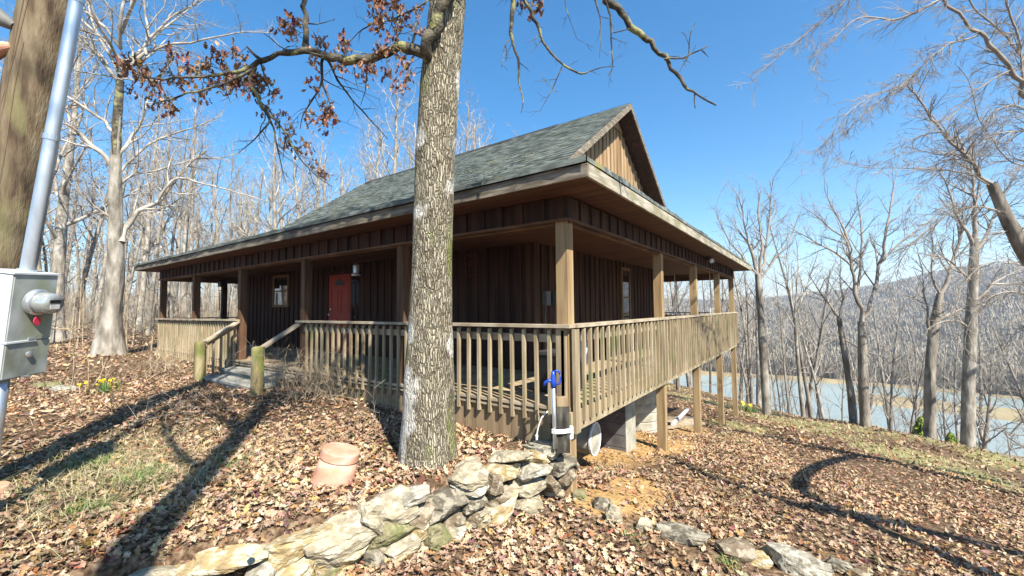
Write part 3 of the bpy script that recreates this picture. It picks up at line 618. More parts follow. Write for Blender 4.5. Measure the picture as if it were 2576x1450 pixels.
m = MB(); pts = [(-7.73 + .2*math.cos(t), WY0-.04, 1.83 + .17*math.sin(t)) for t in np.linspace(0, math.pi, 9)]
m.prism(pts, (0, -.006, 0)); me = m.mesh('fanlight', M['black']); o = bpy.data.objects.new('fanlight', me); COL.objects.link(o); o.parent = door
m = MB(); m.lathe((-8.13, WY0-.036, 1.08), [(.025, 0), (.025, -.01), (.012, -.02), (.03, -.05), (.02, -.07)], 10, (0, 1, 0)).lathe((-8.13, WY0-.036, 1.22), [(.022, 0), (.022, -.015)], 10, (0, 1, 0))
me = m.mesh('handle', M['galv']); o = bpy.data.objects.new('handle', me); COL.objects.link(o); o.parent = door

# ------------------------------------------------------------------ trees
def tubes_np(groups):
    """groups: list of (pts (B,n,3), rad (B,n), k) -> V, F(quads)"""
    Vs, Fs, o = [], [], 0
    for pts, rd, k in groups:
        t = np.gradient(pts, axis=1); t /= np.linalg.norm(t, axis=2, keepdims=True) + 1e-9
        m = t.mean(1); ref = np.where(np.abs(m[:, 2:3]) < 0.8, np.array([[0, 0, 1.]]), np.array([[1., 0, 0]]))[:, None]
        u = np.cross(t, ref); u /= np.linalg.norm(u, axis=2, keepdims=True) + 1e-9; v = np.cross(t, u)
        a = np.arange(k)/k*2*math.pi
        V = pts[:, :, None] + rd[:, :, None, None]*(np.cos(a)[None, None, :, None]*u[:, :, None] + np.sin(a)[None, None, :, None]*v[:, :, None])
        B, n = rd.shape; base = o + np.arange(B)[:, None, None]*n*k; i = np.arange(n-1)[None, :, None]; j = np.arange(k)[None, None, :]; j2 = (j+1) % k
        F = np.stack([base+i*k+j, base+i*k+j2, base+(i+1)*k+j2, base+(i+1)*k+j], -1).reshape(-1, 4)
        Vs.append(V.reshape(-1, 3)); Fs.append(F); o += B*n*k
    return np.vstack(Vs), np.vstack(Fs)
class Tree:
    def __init__(s, seed): s.r = np.random.RandomState(seed); s.b = {}
    def put(s, pts, rd, k):
        pts = np.asarray(pts, float); s.b.setdefault((len(pts), k), []).append((pts, np.asarray(rd, float)))
    def walk(s, p, d, L, r0, r1, n, wob, up):
        P_ = [np.array(p, float)]; d = np.array(d, float); d /= np.linalg.norm(d); st = L/(n-1)
        for i in range(n-1):
            d = d + s.r.normal(0, wob, 3); d[2] += up; d /= np.linalg.norm(d); P_.append(P_[-1] + d*st)
        return np.array(P_), np.linspace(r0, r1, n), d
    def kids(s, pts, rd, lvl, prm, t0=0.25, nk=None, Ls=None):
        if lvl > prm['max']: return
        seg = np.linalg.norm(np.diff(pts, axis=0), axis=1); cum = np.r_[0, np.cumsum(seg)]; L = cum[-1]
        nk = nk if nk is not None else prm['nk'][lvl]
        nk = int(nk) + (s.r.rand() < nk % 1)
        for i in range(nk):
            t = t0 + (1-t0)*((i + s.r.rand())/nk); q = t*L; j = min(len(seg)-1, int(np.searchsorted(cum, q)) - 1 if q > 0 else 0); j = max(0, j)
            f = (q-cum[j])/seg[j]; p = pts[j]*(1-f) + pts[j+1]*f; r = rd[j]*(1-f) + rd[j+1]*f
            ax = pts[j+1]-pts[j]; ax /= np.linalg.norm(ax)
            rn = s.r.normal(0, 1, 3); rn -= rn.dot(ax)*ax; rn /= np.linalg.norm(rn)
            an = rad(s.r.uniform(*prm['ang'])); d = ax*math.cos(an) + rn*math.sin(an)
            ln = (Ls if Ls else L*prm['ratio'])*(1-0.55*t*(t < .97))*s.r.uniform(.65, 1.25)
            if ln < prm['minl']: continue
            s.branch(p, d, ln, max(prm['minr'], min(r*0.62, ln*0.02 + .002)), lvl, prm)
    def branch(s, p, d, L, r, lvl, prm):
        n = 7 if lvl <= 1 else 5 if lvl == 2 else 4
        pts, rd, _ = s.walk(p, d, L, r, max(prm['minr']*.7, r*.22), n, prm['wob'], prm['up']*(1 if lvl < 3 else .3))
        s.put(pts, rd, 6 if lvl <= 1 else 4 if lvl == 2 else 3)
        s.kids(pts, rd, lvl+1, prm, 0.2)
    def mesh(s, name, mt, smooth=True):
        V, F = tubes_np([(np.array([b[0] for b in L]), np.array([b[1] for b in L]), k) for (n, k), L in s.b.items()])
        return mesh_np(name, V, [F], mt, smooth=smooth)
def lump(me_pts, rd, k, seed, amp=.05, flare=0.0):
    """trunk ring mesh with lumps"""
    pts, rd = np.array(me_pts, float), np.array(rd, float); n = len(pts)
    t = np.gradient(pts, axis=0); t /= np.linalg.norm(t, axis=1)[:, None]; u = np.cross(t, [1., 0, 0]) if abs(t[:, 2]).mean() > .7 else np.cross(t, [0, 0, 1.]); u /= np.linalg.norm(u, axis=1)[:, None]; v = np.cross(t, u)
    a = np.arange(k)/k*2*math.pi
    L = np.r_[0, np.cumsum(np.linalg.norm(np.diff(pts, axis=0), axis=1))]
    nz = fbm(np.cos(a)[None]*1.3 + seed*7.3, np.sin(a)[None]*1.3, L[:, None]*1.1)
    R = rd[:, None]*(1 + amp*nz*2)
    if flare: R = R*(1 + flare*np.exp(-L[:, None]/(.25))*(1 + .5*np.cos(a*5 + seed)[None]))
    V = pts[:, None] + R[..., None]*(np.cos(a)[None, :, None]*u[:, None] + np.sin(a)[None, :, None]*v[:, None])
    i = np.arange(n*k).reshape(n, k); F = np.stack([i[:-1], np.roll(i[:-1], -1, 1), np.roll(i[1:], -1, 1), i[1:]], -1).reshape(-1, 4)
    return V.reshape(-1, 3), F
def resample(pts, rd, step):
    pts = np.array(pts, float); rd = np.array(rd, float); L = np.r_[0, np.cumsum(np.linalg.norm(np.diff(pts, axis=0), axis=1))]
    n = max(3, int(L[-1]/step)+1); q = np.linspace(0, L[-1], n)
    # smooth interpolation
    out = np.stack([np.interp(q, L, pts[:, i]) for i in range(3)], 1)
    for _ in range(2): out[1:-1] = out[1:-1]*.5 + (out[:-2] + out[2:])*.25
    return out, np.interp(q, L, rd)

def proto(seed, H, r0, style):
    """a bare hardwood: trunk mesh + crown mesh, base at origin"""
    T = Tree(seed); R_ = T.r
    prm = dict(max=4, nk=[0, 7, 8, 6, 5], ang=(28, 64), ratio=.48, minl=.20, minr=.0048, wob=.16, up=.06)
    if style == 'spread': prm.update(ang=(35, 78), up=.045, wob=.17, nk=[0, 8, 8, 6, 5])
    if style == 'thin': prm.update(nk=[0, 6, 6, 5, 3], ratio=.40, ang=(22, 50), up=.09)
    if style == 'sapling': prm.update(max=3, nk=[0, 4, 5, 4], ratio=.42, minr=.003, minl=.1)
    n = 14; pts, rd, _ = T.walk((0, 0, -.3), (R_.normal(0, .05), R_.normal(0, .05), 1), H*.93, r0, r0*.16, n, .035, .03)
    rd = r0*(np.linspace(1, .14, n)**.9)
    TT = Tree(seed+1); q, qr = resample(pts, rd, .5); V, F = lump(q, qr, 9, seed, .08, .35)
    st = {'spread': .30, 'thin': .40, 'tall': .42, 'sapling': .2}[style]
    nb = {'spread': 13, 'thin': 12, 'tall': 14, 'sapling': 9}[style]
    seg = np.linalg.norm(np.diff(pts, axis=0), axis=1); cum = np.r_[0, np.cumsum(seg)]
    for i in range(nb):
        t = st + (1-st)*(i + R_.rand()*.7)/nb; z = t*cum[-1]; j = min(n-2, int(np.searchsorted(cum, z))-1); f = (z-cum[j])/seg[j]
        p = pts[j]*(1-f)+pts[j+1]*f; az = i*2.4 + R_.rand(); el = rad(R_.uniform(25, 50) + 25*t)
        d = np.array([math.cos(az)*math.cos(el), math.sin(az)*math.cos(el), math.sin(el)])
        Lb = H*(.40 if style != 'thin' else .28)*(1.12 - t*.85)*R_.uniform(.8, 1.2)
        T.branch(p, d, Lb, rd[j]*.42, 1, prm)
    # dead stubs low on the trunk
    for i in range(3):
        z = R_.uniform(.15, st)*H; az = R_.rand()*6.3; T.branch((pts[1][0]*0, 0, z), (math.cos(az), math.sin(az), .2), R_.uniform(.5, 1.4), .02, 3, prm)
    return V, F, T
PROTO = {}
def get_proto(key, seed, H, r0, style, mtrunk, mtwig):
    V, F, T = proto(seed, H, r0, style)
    PROTO[key] = (mesh_np('trunk', V, [F], M[mtrunk], smooth=True), T.mesh('crown', M[mtwig]))
get_proto('spread_pale', 1, 15, .27, 'spread', 'bark_pale', 'twig_pale')
get_proto('spread_pale2', 2, 16, .24, 'spread', 'bark_pale', 'twig_pale')
get_proto('tall_pale', 3, 18, .25, 'tall', 'bark_pale', 'twig_pale')
get_proto('tall_grey', 4, 17, .22, 'tall', 'bark_grey', 'twig_grey')
get_proto('tall_grey2', 5, 15, .19, 'tall', 'bark_grey', 'twig_grey')
get_proto('thin_grey', 6, 13, .12, 'thin', 'bark_grey', 'twig_grey')
get_proto('thin_pale', 7, 14, .13, 'thin', 'bark_pale', 'twig_pale')
get_proto('thin_grey2', 8, 10, .075, 'thin', 'bark_grey', 'twig_grey')
get_proto('sapling', 9, 4.2, .028, 'sapling', 'twig', 'twig')
get_proto('sapling2', 10, 3.2, .022, 'sapling', 'vine', 'twig')
HAS = set()
def plant(key, x, y, s, rot, label, group, cat='tree', name='bare_tree', lean=0.0, z=None):
    tm, cm = PROTO[key]; zz = gz1(x, y) if z is None else z
    e = empty(name, (x, y, zz), label, cat, group); e.rotation_euler = (lean*math.cos(rot*3), lean*math.sin(rot*3), rot); e.scale = (s, s, s)
    for nm, me in (('trunk', tm), ('crown', cm)):
        o = bpy.data.objects.new(nm, me); COL.objects.link(o); o.parent = e
    return e
def at(x, d):     # foot on the ground, d metres in front of the lens, at sighting x
    p = P(x, 780, d); return p[0], p[1]
tr = np.random.RandomState(77)
# --- left woods
def tl(px, d, k): return ('pale' if 'pale' in k else 'grey') + (' spreading' if 'spread' in k else ' straight') + ' bare tree ' + ('beside the meter pole' if px < 130 else 'left of the tall pale oak' if px < 270 else 'just right of the tall pale oak' if px < 390 else 'behind the left end of the porch') + (', near' if d < 27 else ', mid distance' if d < 46 else ', far')
def tr2(px, d, k): return ('pale' if 'pale' in k else 'grey') + ' slope tree ' + ('behind the deck posts' if px < 1870 else 'between the last post and the forked tree' if px < 2150 else 'behind the forked crest tree' if px < 2340 else 'behind the rightmost crest trunks') + (', near' if d < 27 else ', farther down')
LW = [(150, 17, 'spread_pale', 1.0), (110, 24, 'tall_grey', 1.0), (30, 14, 'tall_grey2', 1.0), (200, 32, 'thin_grey', 1.1), (240, 26, 'thin_pale', 1), (345, 28, 'tall_pale', .9), (372, 21, 'thin_pale', 1.0), (425, 30, 'spread_pale2', .9),
      (455, 24, 'tall_grey2', .8), (470, 38, 'tall_pale', 1), (520, 27, 'thin_grey', 1.0), (560, 36, 'spread_pale', .95), (585, 45, 'tall_pale', 1.1), (60, 34, 'tall_pale', 1.1), (130, 42, 'spread_pale2', 1.1), (320, 44, 'spread_pale', 1.1), (395, 52, 'tall_grey', 1.2),
      (-60, 22, 'spread_pale2', 1), (-160, 30, 'tall_pale', 1), (505, 52, 'spread_pale2', 1.1), (215, 50, 'tall_pale', 1.2), (90, 55, 'spread_pale', 1.1), (280, 60, 'tall_grey', 1.2), (15, 60, 'spread_pale', 1.2), (440, 65, 'spread_pale', 1.2), (355, 70, 'tall_pale', 1.2), (180, 70, 'tall_grey2', 1.3), (-40, 45, 'tall_grey', 1.1)]
for i in range(34):
    LW.append((tr.uniform(-80, 640), tr.uniform(34, 95), ['spread_pale', 'tall_pale', 'spread_pale2', 'tall_grey', 'tall_grey2'][i % 5], tr.uniform(.9, 1.25)))
for i, (px, d, k, s) in enumerate(LW):
    x, y = at(px, d); plant(k, x, y, s*tr.uniform(.9, 1.08), tr.rand()*6.3, tl(px, d, k), 'hardwoods in the woods on the left', lean=.03)
for i in range(46):
    px = tr.uniform(-60, 640); d = tr.uniform(15, 75); x, y = at(px, d)
    if x > -17 and y > -2: continue
    plant(['thin_grey', 'thin_pale', 'thin_grey2', 'tall_grey2'][i % 4], x, y, tr.uniform(.6, 1.1), tr.rand()*6.3, 'slim young ' + tl(px, d, ['thin_grey', 'thin_pale', 'thin_grey2', 'tall_grey2'][i % 4]), 'slim trees in the woods on the left', lean=.05)
# --- behind the roof
for i, (px, d, k, s) in enumerate([(690, 34, 'spread_pale', 1.15), (960, 31, 'tall_pale', 1.18), (1075, 37, 'spread_pale2', 1.35), (1190, 34, 'spread_pale', 1.32), (800, 46, 'tall_pale', 1.3), (640, 42, 'spread_pale2', 1.1), (1290, 46, 'tall_pale', 1.28), (1010, 44, 'tall_pale', 1.3), (900, 40, 'spread_pale', 1.2), (750, 32, 'spread_pale2', 1.0), (1620, 50, 'spread_pale', .92), (1700, 42, 'spread_pale2', .78), (1500, 60, 'tall_pale', 1.0), (1120, 30, 'spread_pale', 1.15), (1240, 38, 'spread_pale2', 1.3), (1030, 33, 'spread_pale2', 1.15), (870, 36, 'spread_pale', 1.1), (720, 40, 'spread_pale', 1.15), (830, 34, 'spread_pale2', .95), (950, 50, 'tall_pale', 1.5), (1150, 48, 'tall_pale', 1.6), (670, 50, 'spread_pale', 1.3), (780, 56, 'tall_grey', 1.4), (600, 48, 'spread_pale', 1.2), (1340, 55, 'tall_pale', 1.35), (1660, 46, 'spread_pale', .85)]):
    x, y = at(px, d); plant(k, x, y, s, tr.rand()*6.3, 'bare tree above the roof ' + ('left of the oak trunk, %s' % ('near the far porch end' if px < 760 else 'over the roof middle' if px < 900 else 'close to it') if px < 1080 else 'right of the big oak trunk' if px < 1450 else 'behind the gable peak'), 'bare trees behind the house')
# --- the wooded slope below the crest, on the right
RW = [(1700, 24, 'thin_grey', .9), (1730, 30, 'tall_grey2', .8), (1780, 27, 'thin_grey2', 1), (1800, 35, 'tall_grey', .85), (1880, 25, 'thin_grey', .8), (1895, 33, 'tall_pale', .85), (1975, 24, 'thin_grey2', 1.1), (1990, 30, 'tall_grey2', .95), (2030, 22, 'thin_grey', 1.0), (2060, 36, 'tall_grey', .9), (2080, 27, 'thin_pale', .9), (2110, 25, 'thin_grey2', .9),
      (2220, 26, 'thin_grey', 1.0), (2250, 34, 'tall_pale', .9), (2300, 24, 'thin_grey2', 1.1), (2330, 30, 'tall_grey2', .85), (2390, 22, 'thin_pale', .75), (2420, 28, 'tall_pale', .75), (2440, 19, 'spread_pale', .52), (2490, 24, 'thin_grey', .8), (2540, 20, 'thin_grey2', .9), (2580, 26, 'tall_grey', .8), (2640, 19, 'thin_grey', .9), (1850, 42, 'tall_grey', .9), (1760, 45, 'tall_grey2', .9), (2150, 44, 'tall_grey', .9), (2370, 42, 'tall_pale', .9), (2520, 38, 'spread_pale2', .7), (2700, 24, 'tall_grey', 1)]
for i, (px, d, k, s) in enumerate(RW):
    x, y = at(px, d); plant(k, x, y, s, tr.rand()*6.3, tr2(px, d, k), 'trees on the slope above the lake', lean=.05)
for i in range(52):
    px = tr.uniform(1690, 2680); d = tr.uniform(22, 60); x, y = at(px, d)
    plant(['thin_grey2', 'thin_grey', 'thin_pale', 'thin_grey2'][i % 4], x, y, tr.uniform(.5, .95), tr.rand()*6.3, 'slim ' + tr2(px, d, ['thin_grey2', 'thin_grey', 'thin_pale', 'thin_grey2'][i % 4]), 'slim trees on the slope above the lake', lean=.07)

# --- traced trees: each limb is a run of sighted points at its real distance
def limb(T, xy, d, r0, r1, k=7, step=.12, dd=0.0):
    """d = distance (or list); r in metres"""
    n = len(xy); ds = np.linspace(d, d+dd, n) if np.isscalar(d) else d
    pts = [P(x, y, q) for (x, y), q in zip(xy, ds)]
    p, r = resample(pts, np.linspace(r0, r1, n)*.86, step)
    w_ = np.random.RandomState(int(abs(xy[0][0])*7 + abs(xy[-1][1])) % 9999); j = w_.normal(0, 1, p.shape); j = j + np.roll(j, 1, 0); j[0] = 0; j[-1] = 0; p = p + j*np.minimum(r*.45, .012*float(np.mean(d))/4)[:, None]; r = r*(1 + w_.uniform(-.14, .2, len(r)))
    T.put(p, r, k); return p, r
OAKP = dict(max=4, nk=[0, 3, 4, 3, 2.5], ang=(30, 75), ratio=.5, minl=.05, minr=.0022, wob=.16, up=.01)
OB = P(1078, 1150, 4.26); OBZ = gz1(OB[0], OB[1])
oak = empty('oak_tree', (OB[0], OB[1], OBZ), 'big rough barked oak trunk in front of the porch railing', 'tree')
px_ = [(1078, 1175, .30), (1078, 1120, .272), (1078, 1050, .255), (1078, 950, .25), (1082, 830, .226), (1086, 700, .208), (1092, 550, .20), (1096, 400, .196), (1107, 200, .192), (1126, 0, .176), (1150, -250, .16), (1180, -600, .13), (1200, -1000, .09)]
tp = [P(x, y, 4.28) for x, y, r in px_]; tp[0][2] = OBZ - .15
tt_ = tp[-1]; tp += [tt_ + [-.05, 0, 2.0], tt_ + [.1, .1, 4.2], tt_ + [.1, 0, 6.0]]; px_ += [(0, 0, .08), (0, 0, .06), (0, 0, .03)]
q, qr = resample(tp, [r for *_, r in px_], .045); V, F = lump(q, qr, 72, 3, .06, .10)
link('trunk', mesh_np('trunk', V, [F], M['bark_oak'], smooth=True), oak)
T = Tree(31); limbs = []
def L_(xy, d, r0, r1, nk=6, Ls=.5, k=8, dd=0.0, T_=None, prm=OAKP, lv=3, t0=.15):
    T_ = T_ or T
    p, r = limb(T_, xy, d, r0, r1, k, .06*max(1, float(np.mean(d))/4)**1.15, dd); limbs.append((p, r)); T_.kids(p, r, lv, prm, t0, nk, Ls); return p, r
L_([(1082, 150), (1062, 135), (1034, 120), (1003, 121), (968, 132), (934, 153), (882, 149), (830, 142), (795, 137), (760, 122), (726, 128), (674, 149), (622, 174), (587, 184), (531, 194), (468, 194), (403, 203), (350, 190)], 4.2, .066, .005, 16, .45, 10, -.3)
L_([(768, 124), (764, 107), (769, 52), (767, 0), (750, -120)], 4.1, .042, .02, 5, .4, 8, .1)
L_([(812, 146), (809, 163), (809, 194), (795, 243), (760, 288), (755, 325)], 4.1, .02, .004, 6, .35, 6, .2)
L_([(809, 200), (816, 225), (833, 270), (851, 302)], 4.15, .014, .004, 4, .3, 6)
L_([(820, 146), (826, 163), (851, 208), (889, 257), (934, 302), (975, 350)], 4.1, .017, .004, 6, .4, 6, .4)
L_([(640, 168), (622, 194), (656, 257), (671, 288), (681, 302), (691, 347), (705, 399), (719, 462)], 4.0, .026, .004, 8, .4, 6, .1)
L_([(671, 283), (715, 323), (736, 365), (760, 410), (800, 445), (835, 470)], 4.0, .014, .003, 6, .35, 6)
L_([(640, 170), (611, 191), (541, 219), (462, 239), (416, 257), (385, 262)], 4.0, .018, .004, 8, .3, 6, -.1)
L_([(681, 302), (655, 340), (625, 360), (600, 385)], 4.0, .010, .003, 4, .3, 6)
L_([(664, 155), (640, 143), (622, 118)], 4.05, .02, .012, 0, .2, 6)
L_([(1030, 130), (1040, 90), (1046, 60)], 4.2, .018, .014, 2, .3, 6)
L_([(995, 128), (996, 85), (1005, 60), (1000, 20)], 4.2, .012, .006, 6, .35, 6)
L_([(1180, -90), (1100, -20), (1030, 30), (975, 52), (930, 60), (905, 75), (880, 105)], 4.0, .012, .004, 9, .35, 6, .2)
L_([(1080, 170), (1072, 110), (1098, 45), (1130, -30), (1170, -180), (1250, -400)], [4.2, 4.02, 3.98, 4.0, 4.1, 4.3], .06, .08, 3, .5, 9)
# overhead limbs hanging in on the right
L_([(1215, -700), (1420, -420), (1480, -160), (1535, 0), (1549, 31), (1580, 59), (1625, 87), (1639, 121), (1671, 153), (1705, 194), (1730, 226)], 4.2, .055, .014, 4, .4, 8, -.2)
L_([(1730, 226), (1742, 226), (1750, 238), (1775, 250), (1802, 265)], 4.0, .013, .009, 2, .1, 6)
L_([(1671, 150), (1684, 141), (1707, 153), (1737, 135), (1768, 127), (1784, 114)], 4.0, .011, .005, 4, .14, 6)
L_([(1768, 127), (1776, 135), (1782, 144)], 4.0, .006, .003, 0, .2, 6)
L_([(1733, 137), (1733, 115), (1731, 96), (1742, 76), (1749, 57)], 4.0, .008, .003, 3, .14, 6)
L_([(1748, 236), (1750, 255), (1749, 273)], 4.0, .010, .006, 1, .08, 6)
L_([(1733, 137), (1722, 160), (1710, 180)], 4.0, .008, .004, 1, .1, 6)
L_([(1518, -20), (1528, 12), (1540, 37), (1528, 59), (1542, 83), (1535, 132), (1549, 167), (1530, 190)], 4.0, .013, .005, 5, .25, 6)
L_([(1543, 83), (1563, 75), (1585, 73)], 4.0, .006, .005, 1, .1, 6)
L_([(1300, -500), (1305, -200), (1292, 0), (1290, 42), (1280, 101), (1297, 128), (1308, 170), (1304, 215), (1320, 253), (1311, 285)], 4.0, .03, .003, 10, .28, 6)
L_([(1281, 101), (1264, 111), (1270, 139), (1261, 170)], 4.0, .007, .002, 4, .2, 6)
L_([(1305, -200), (1316, 0), (1337, 31), (1355, 69), (1365, 104), (1389, 135), (1420, 170), (1466, 193), (1483, 177), (1511, 170), (1547, 168)], 4.0, .022, .003, 10, .25, 6)
L_([(1414, 168), (1389, 226), (1372, 257), (1358, 281)], 4.0, .007, .002, 5, .22, 6)
L_([(1480, -160), (1494, 0), (1511, 35), (1511, 87), (1508, 146)], 4.0, .012, .002, 5, .25, 6)
L_([(1410, -160), (1418, 0), (1432, 50), (1452, 100)], 4.0, .006, .002, 4, .2, 6)
# crown above the frame (its shade dapples the roof and trunk)
CP = dict(OAKP, max=4, nk=[0, 5, 5, 3.5, 3], minl=.12, minr=.004)
for i, (t, az) in enumerate([(2.2, 2.9), (2.9, .3), (3.7, 4.6), (4.5, 2.0), (5.4, 5.4), (6.2, 3.6), (2.6, 5.6), (3.3, 1.5)]):
    p0 = P(1150, -250, 4.28) + np.array([0, 0, (t-2.2)*.9]); T.branch(p0, (math.cos(az), math.sin(az), .55), 3.6, .06, 1, CP)
for _l in limbs[:1]: pass
for i in range(15):
    az = i*2.4; zz = i*.42; p0 = tt_ + np.array([0, 0, zz]); T.branch(p0, (math.cos(az), math.sin(az), .7), 2.9 - zz*.22, .05 - .002*i, 1, CP)
# leaf shapes
LT = np.array([(0, 0, 0), (.25, .0, .02), (.5, 0, .05), (.75, 0, .05), (1, 0, 0), (.2, .16, .06), (.32, .10, .05), (.45, .30, .10), (.56, .13, .08), (.72, .27, .12), (.84, .10, .06),
               (.2, -.16, .06), (.32, -.10, .05), (.45, -.30, .10), (.56, -.13, .08), (.72, -.27, .12), (.84, -.10, .06)])
LF = np.array([(0, 5, 1), (1, 5, 6), (1, 6, 2), (6, 7, 2), (2, 7, 8), (2, 8, 3), (8, 9, 3), (3, 9, 10), (3, 10, 4), (0, 1, 11), (1, 12, 11), (1, 2, 12), (12, 2, 13), (2, 14, 13), (2, 3, 14), (14, 3, 15), (3, 16, 15), (3, 4, 16)])
LTs = np.array([(0, 0, 0), (.5, .22, .08), (1, 0, 0), (.5, -.22, .08), (.5, 0, .0)]); LFs = np.array([(0, 4, 1), (4, 2, 1), (0, 3, 4), (4, 3, 2)])
def rotm(rx, ry, rz):
    cx, sx, cy, sy, cz, sz = np.cos(rx), np.sin(rx), np.cos(ry), np.sin(ry), np.cos(rz), np.sin(rz); z = np.zeros_like(cx)
    A = np.stack([cz*cy, cz*sy*sx - sz*cx, cz*sy*cx + sz*sx, sz*cy, sz*sy*sx + cz*cx, sz*sy*cx - cz*sx, -sy, cy*sx, cy*cx], -1); return A.reshape(-1, 3, 3)
def leaves(pos, size, rx, ry, rz, curl, tint, tmpl=0):
    t, f = (LT, LF) if tmpl == 0 else (LTs, LFs); n = len(pos)
    L = np.broadcast_to(t, (n, *t.shape)).copy(); L[:, :, 0] -= .5
    L[:, :, 2] = L[:, :, 2]*(curl[:, None]*2.2) + (L[:, :, 0]**2)*curl[:, None]*1.1 + np.random.RandomState(3).normal(0, .035, L.shape[:2])
    L *= size[:, None, None]; V = np.einsum('nij,nkj->nki', rotm(rx, ry, rz), L) + pos[:, None]
    F = (f[None] + (np.arange(n)*len(t))[:, None, None]).reshape(-1, 3)
    return V.reshape(-1, 3), F, np.repeat(tint, len(t), 0)
PAL = np.array([(.56, .40, .26), (.62, .46, .31), (.50, .35, .235), (.66, .52, .36), (.38, .235, .15), (.26, .15, .095), (.56, .32, .16), (.42, .205, .12), (.72, .60, .42), (.19, .11, .07), (.50, .40, .30)])
PW_ = np.array([.16, .17, .14, .12, .09, .06, .06, .04, .07, .04, .05]); PW_ = PW_/PW_.sum()
def tints(n, R_, pal=PAL, pw=PW_): return np.clip(pal[R_.choice(len(pal), n, p=pw)]*np.array([.66, .635, .60])*R_.uniform(.72, 1.15, (n, 1)) + R_.normal(0, .015, (n, 3)), .01, 1)
CPAL = np.array([(.48, .27, .16), (.38, .19, .11), (.58, .37, .24), (.28, .13, .08), (.50, .30, .2)]); CPW = np.ones(5)/5
clus = []
for v in range(5):
    R_ = np.random.RandomState(200+v); n = 17; pos = R_.normal(0, 1, (n, 3))*[.06, .06, .075]; pos[:, 2] -= .03
    V, F, tt = leaves(pos, R_.uniform(.075, .13, n), R_.uniform(-1, 1, n), R_.uniform(.3, 1.9, n), R_.uniform(0, 6.3, n), R_.uniform(.3, 1.2, n), tints(n, R_, CPAL, CPW))
    clus.append(mesh_np('leaf_cluster', V, [F], M['leaf'], tint=tt))
CL = [(440,139,1),(325,165,1.2),(345,178,1.2),(305,158,1),(362,185,.9),(480,170,1.1),(500,178,1),(520,156,1),(556,139,1.1),(590,132,1),(530,215,.8),(420,194,1.1),(450,200,1),(478,206,1),(389,212,.8),(416,240,1),(385,262,1),(434,270,1),(326,229,.6),(503,239,.8),(538,208,1),(586,212,1.1),(635,198,1),(650,218,1),(642,236,1),(560,160,1.1),(610,160,.9),(600,190,.9),(570,200,.8),
      (716,64,1),(738,56,1),(738,92,.8),(735,74,.8),(809,105,1),(815,116,.8),(870,108,1),(872,125,.9),(785,150,1),(861,167,1),(905,167,1),(922,184,1),(938,176,.7),(972,173,.9),(1003,146,.9),(1026,170,.9),(979,100,.9),(948,127,.8),(965,120,.9),(941,8,1.1),(960,8,1.1),(951,42,1),(967,44,1),(953,62,1),(996,8,1.1),(1000,28,1),(1028,62,.8),(1052,28,.7),(1056,78,.8),(1000,70,.7),(668,205,1),(594,212,1),(618,222,.9),(655,195,1),(694,239,.8),(671,277,.8),(705,295,.9),(731,330,.8),(722,354,.9),(740,375,.8),(768,368,.8),(792,219,1),(781,302,1),(823,275,1),(830,290,1),(814,310,.9),(842,307,.7),(788,415,.7),(803,430,.7),(815,440,.6),(1024,205,.8),(995,219,.7),(1009,226,.7),(1358,8,1.1),(1316,10,.8),(1337,40,.5)]
allp = np.vstack([p for p, r in limbs]); TW = Tree(90)
cr_ = np.random.RandomState(9)
for i, (x, y, s) in enumerate(CL):
    # place the clump at the distance of the nearest limb, joined to it by a twig
    cand = P(x, y, 4.05); dd = np.linalg.norm(allp - cand, axis=1); j = dd.argmin(); p = cand
    o = bpy.data.objects.new('leaf_cluster', clus[i % 5]); COL.objects.link(o); o.parent = oak; o.matrix_parent_inverse = oak.matrix_basis.inverted()
    o.location = p; o.rotation_euler = (cr_.uniform(-.3, .3), cr_.uniform(-.3, .3), cr_.rand()*6.3); o.scale = (s*.66,)*3
    if dd[j] > .0: a = allp[j]; mid = (a+p)/2 + cr_.normal(0, .03, 3); T.put([a, mid, p + [0, 0, .03]], [.004, .003, .0022], 4)
link('branch', T.mesh('branch', M['bark_dark']), oak)

# the tall pale oak at the left
lo = P(272, 890, 12); loz = gz1(lo[0], lo[1])
loak = empty('oak_tree', (lo[0], lo[1], loz), 'tall pale forked oak standing left of the porch, dark moss in its upper trunk', 'tree')
pp = [(272, 925, .44), (272, 890, .38), (280, 798, .215), (290, 700, .19), (293, 607, .175), (290, 486, .15), (291, 410, .125), (293, 330, .09), (297, 271, .09), (302, 205, .08)]
tp = [P(x, y, 12) for x, y, r in pp]; tp[0][2] = loz - .2
q, qr = resample(tp, [r for *_, r in pp], .15); V, F = lump(q, qr, 28, 9, .09, .15)
link('trunk', mesh_np('trunk', V, [F], M['bark_pale'], smooth=True), loak)
T2 = Tree(41); LP = dict(max=4, nk=[0, 6, 8, 6, 5], ang=(30, 72), ratio=.52, minl=.13, minr=.0040, wob=.16, up=.035)
def Lo(xy, r0, r1, nk, Ls, dd=0): return L_(xy, 12, r0*.85, r1*.8, int(nk*1.5), Ls, 7, dd, T2, LP, 2, .12)
Lo([(302, 205), (278, 194), (257, 149), (239, 128), (222, 115), (194, 87), (160, 40), (120, -40)], .075, .02, 9, 1.6, -1)
Lo([(302, 205), (330, 180), (347, 153), (368, 139), (382, 121), (451, 108), (503, 104), (555, 90), (607, 80), (690, 84)], .08, .012, 14, 1.2, .5)
Lo([(368, 139), (368, 115), (375, 76), (361, 17), (368, -60), (380, -200)], .06, .02, 8, 1.6)
Lo([(378, 95), (409, 66), (451, 28), (500, 3), (560, -40)], .05, .015, 8, 1.3, .5)
Lo([(278, 417), (250, 382), (215, 340), (187, 323), (156, 305), (90, 290), (20, 260)], .09, .02, 10, 1.5, -1)
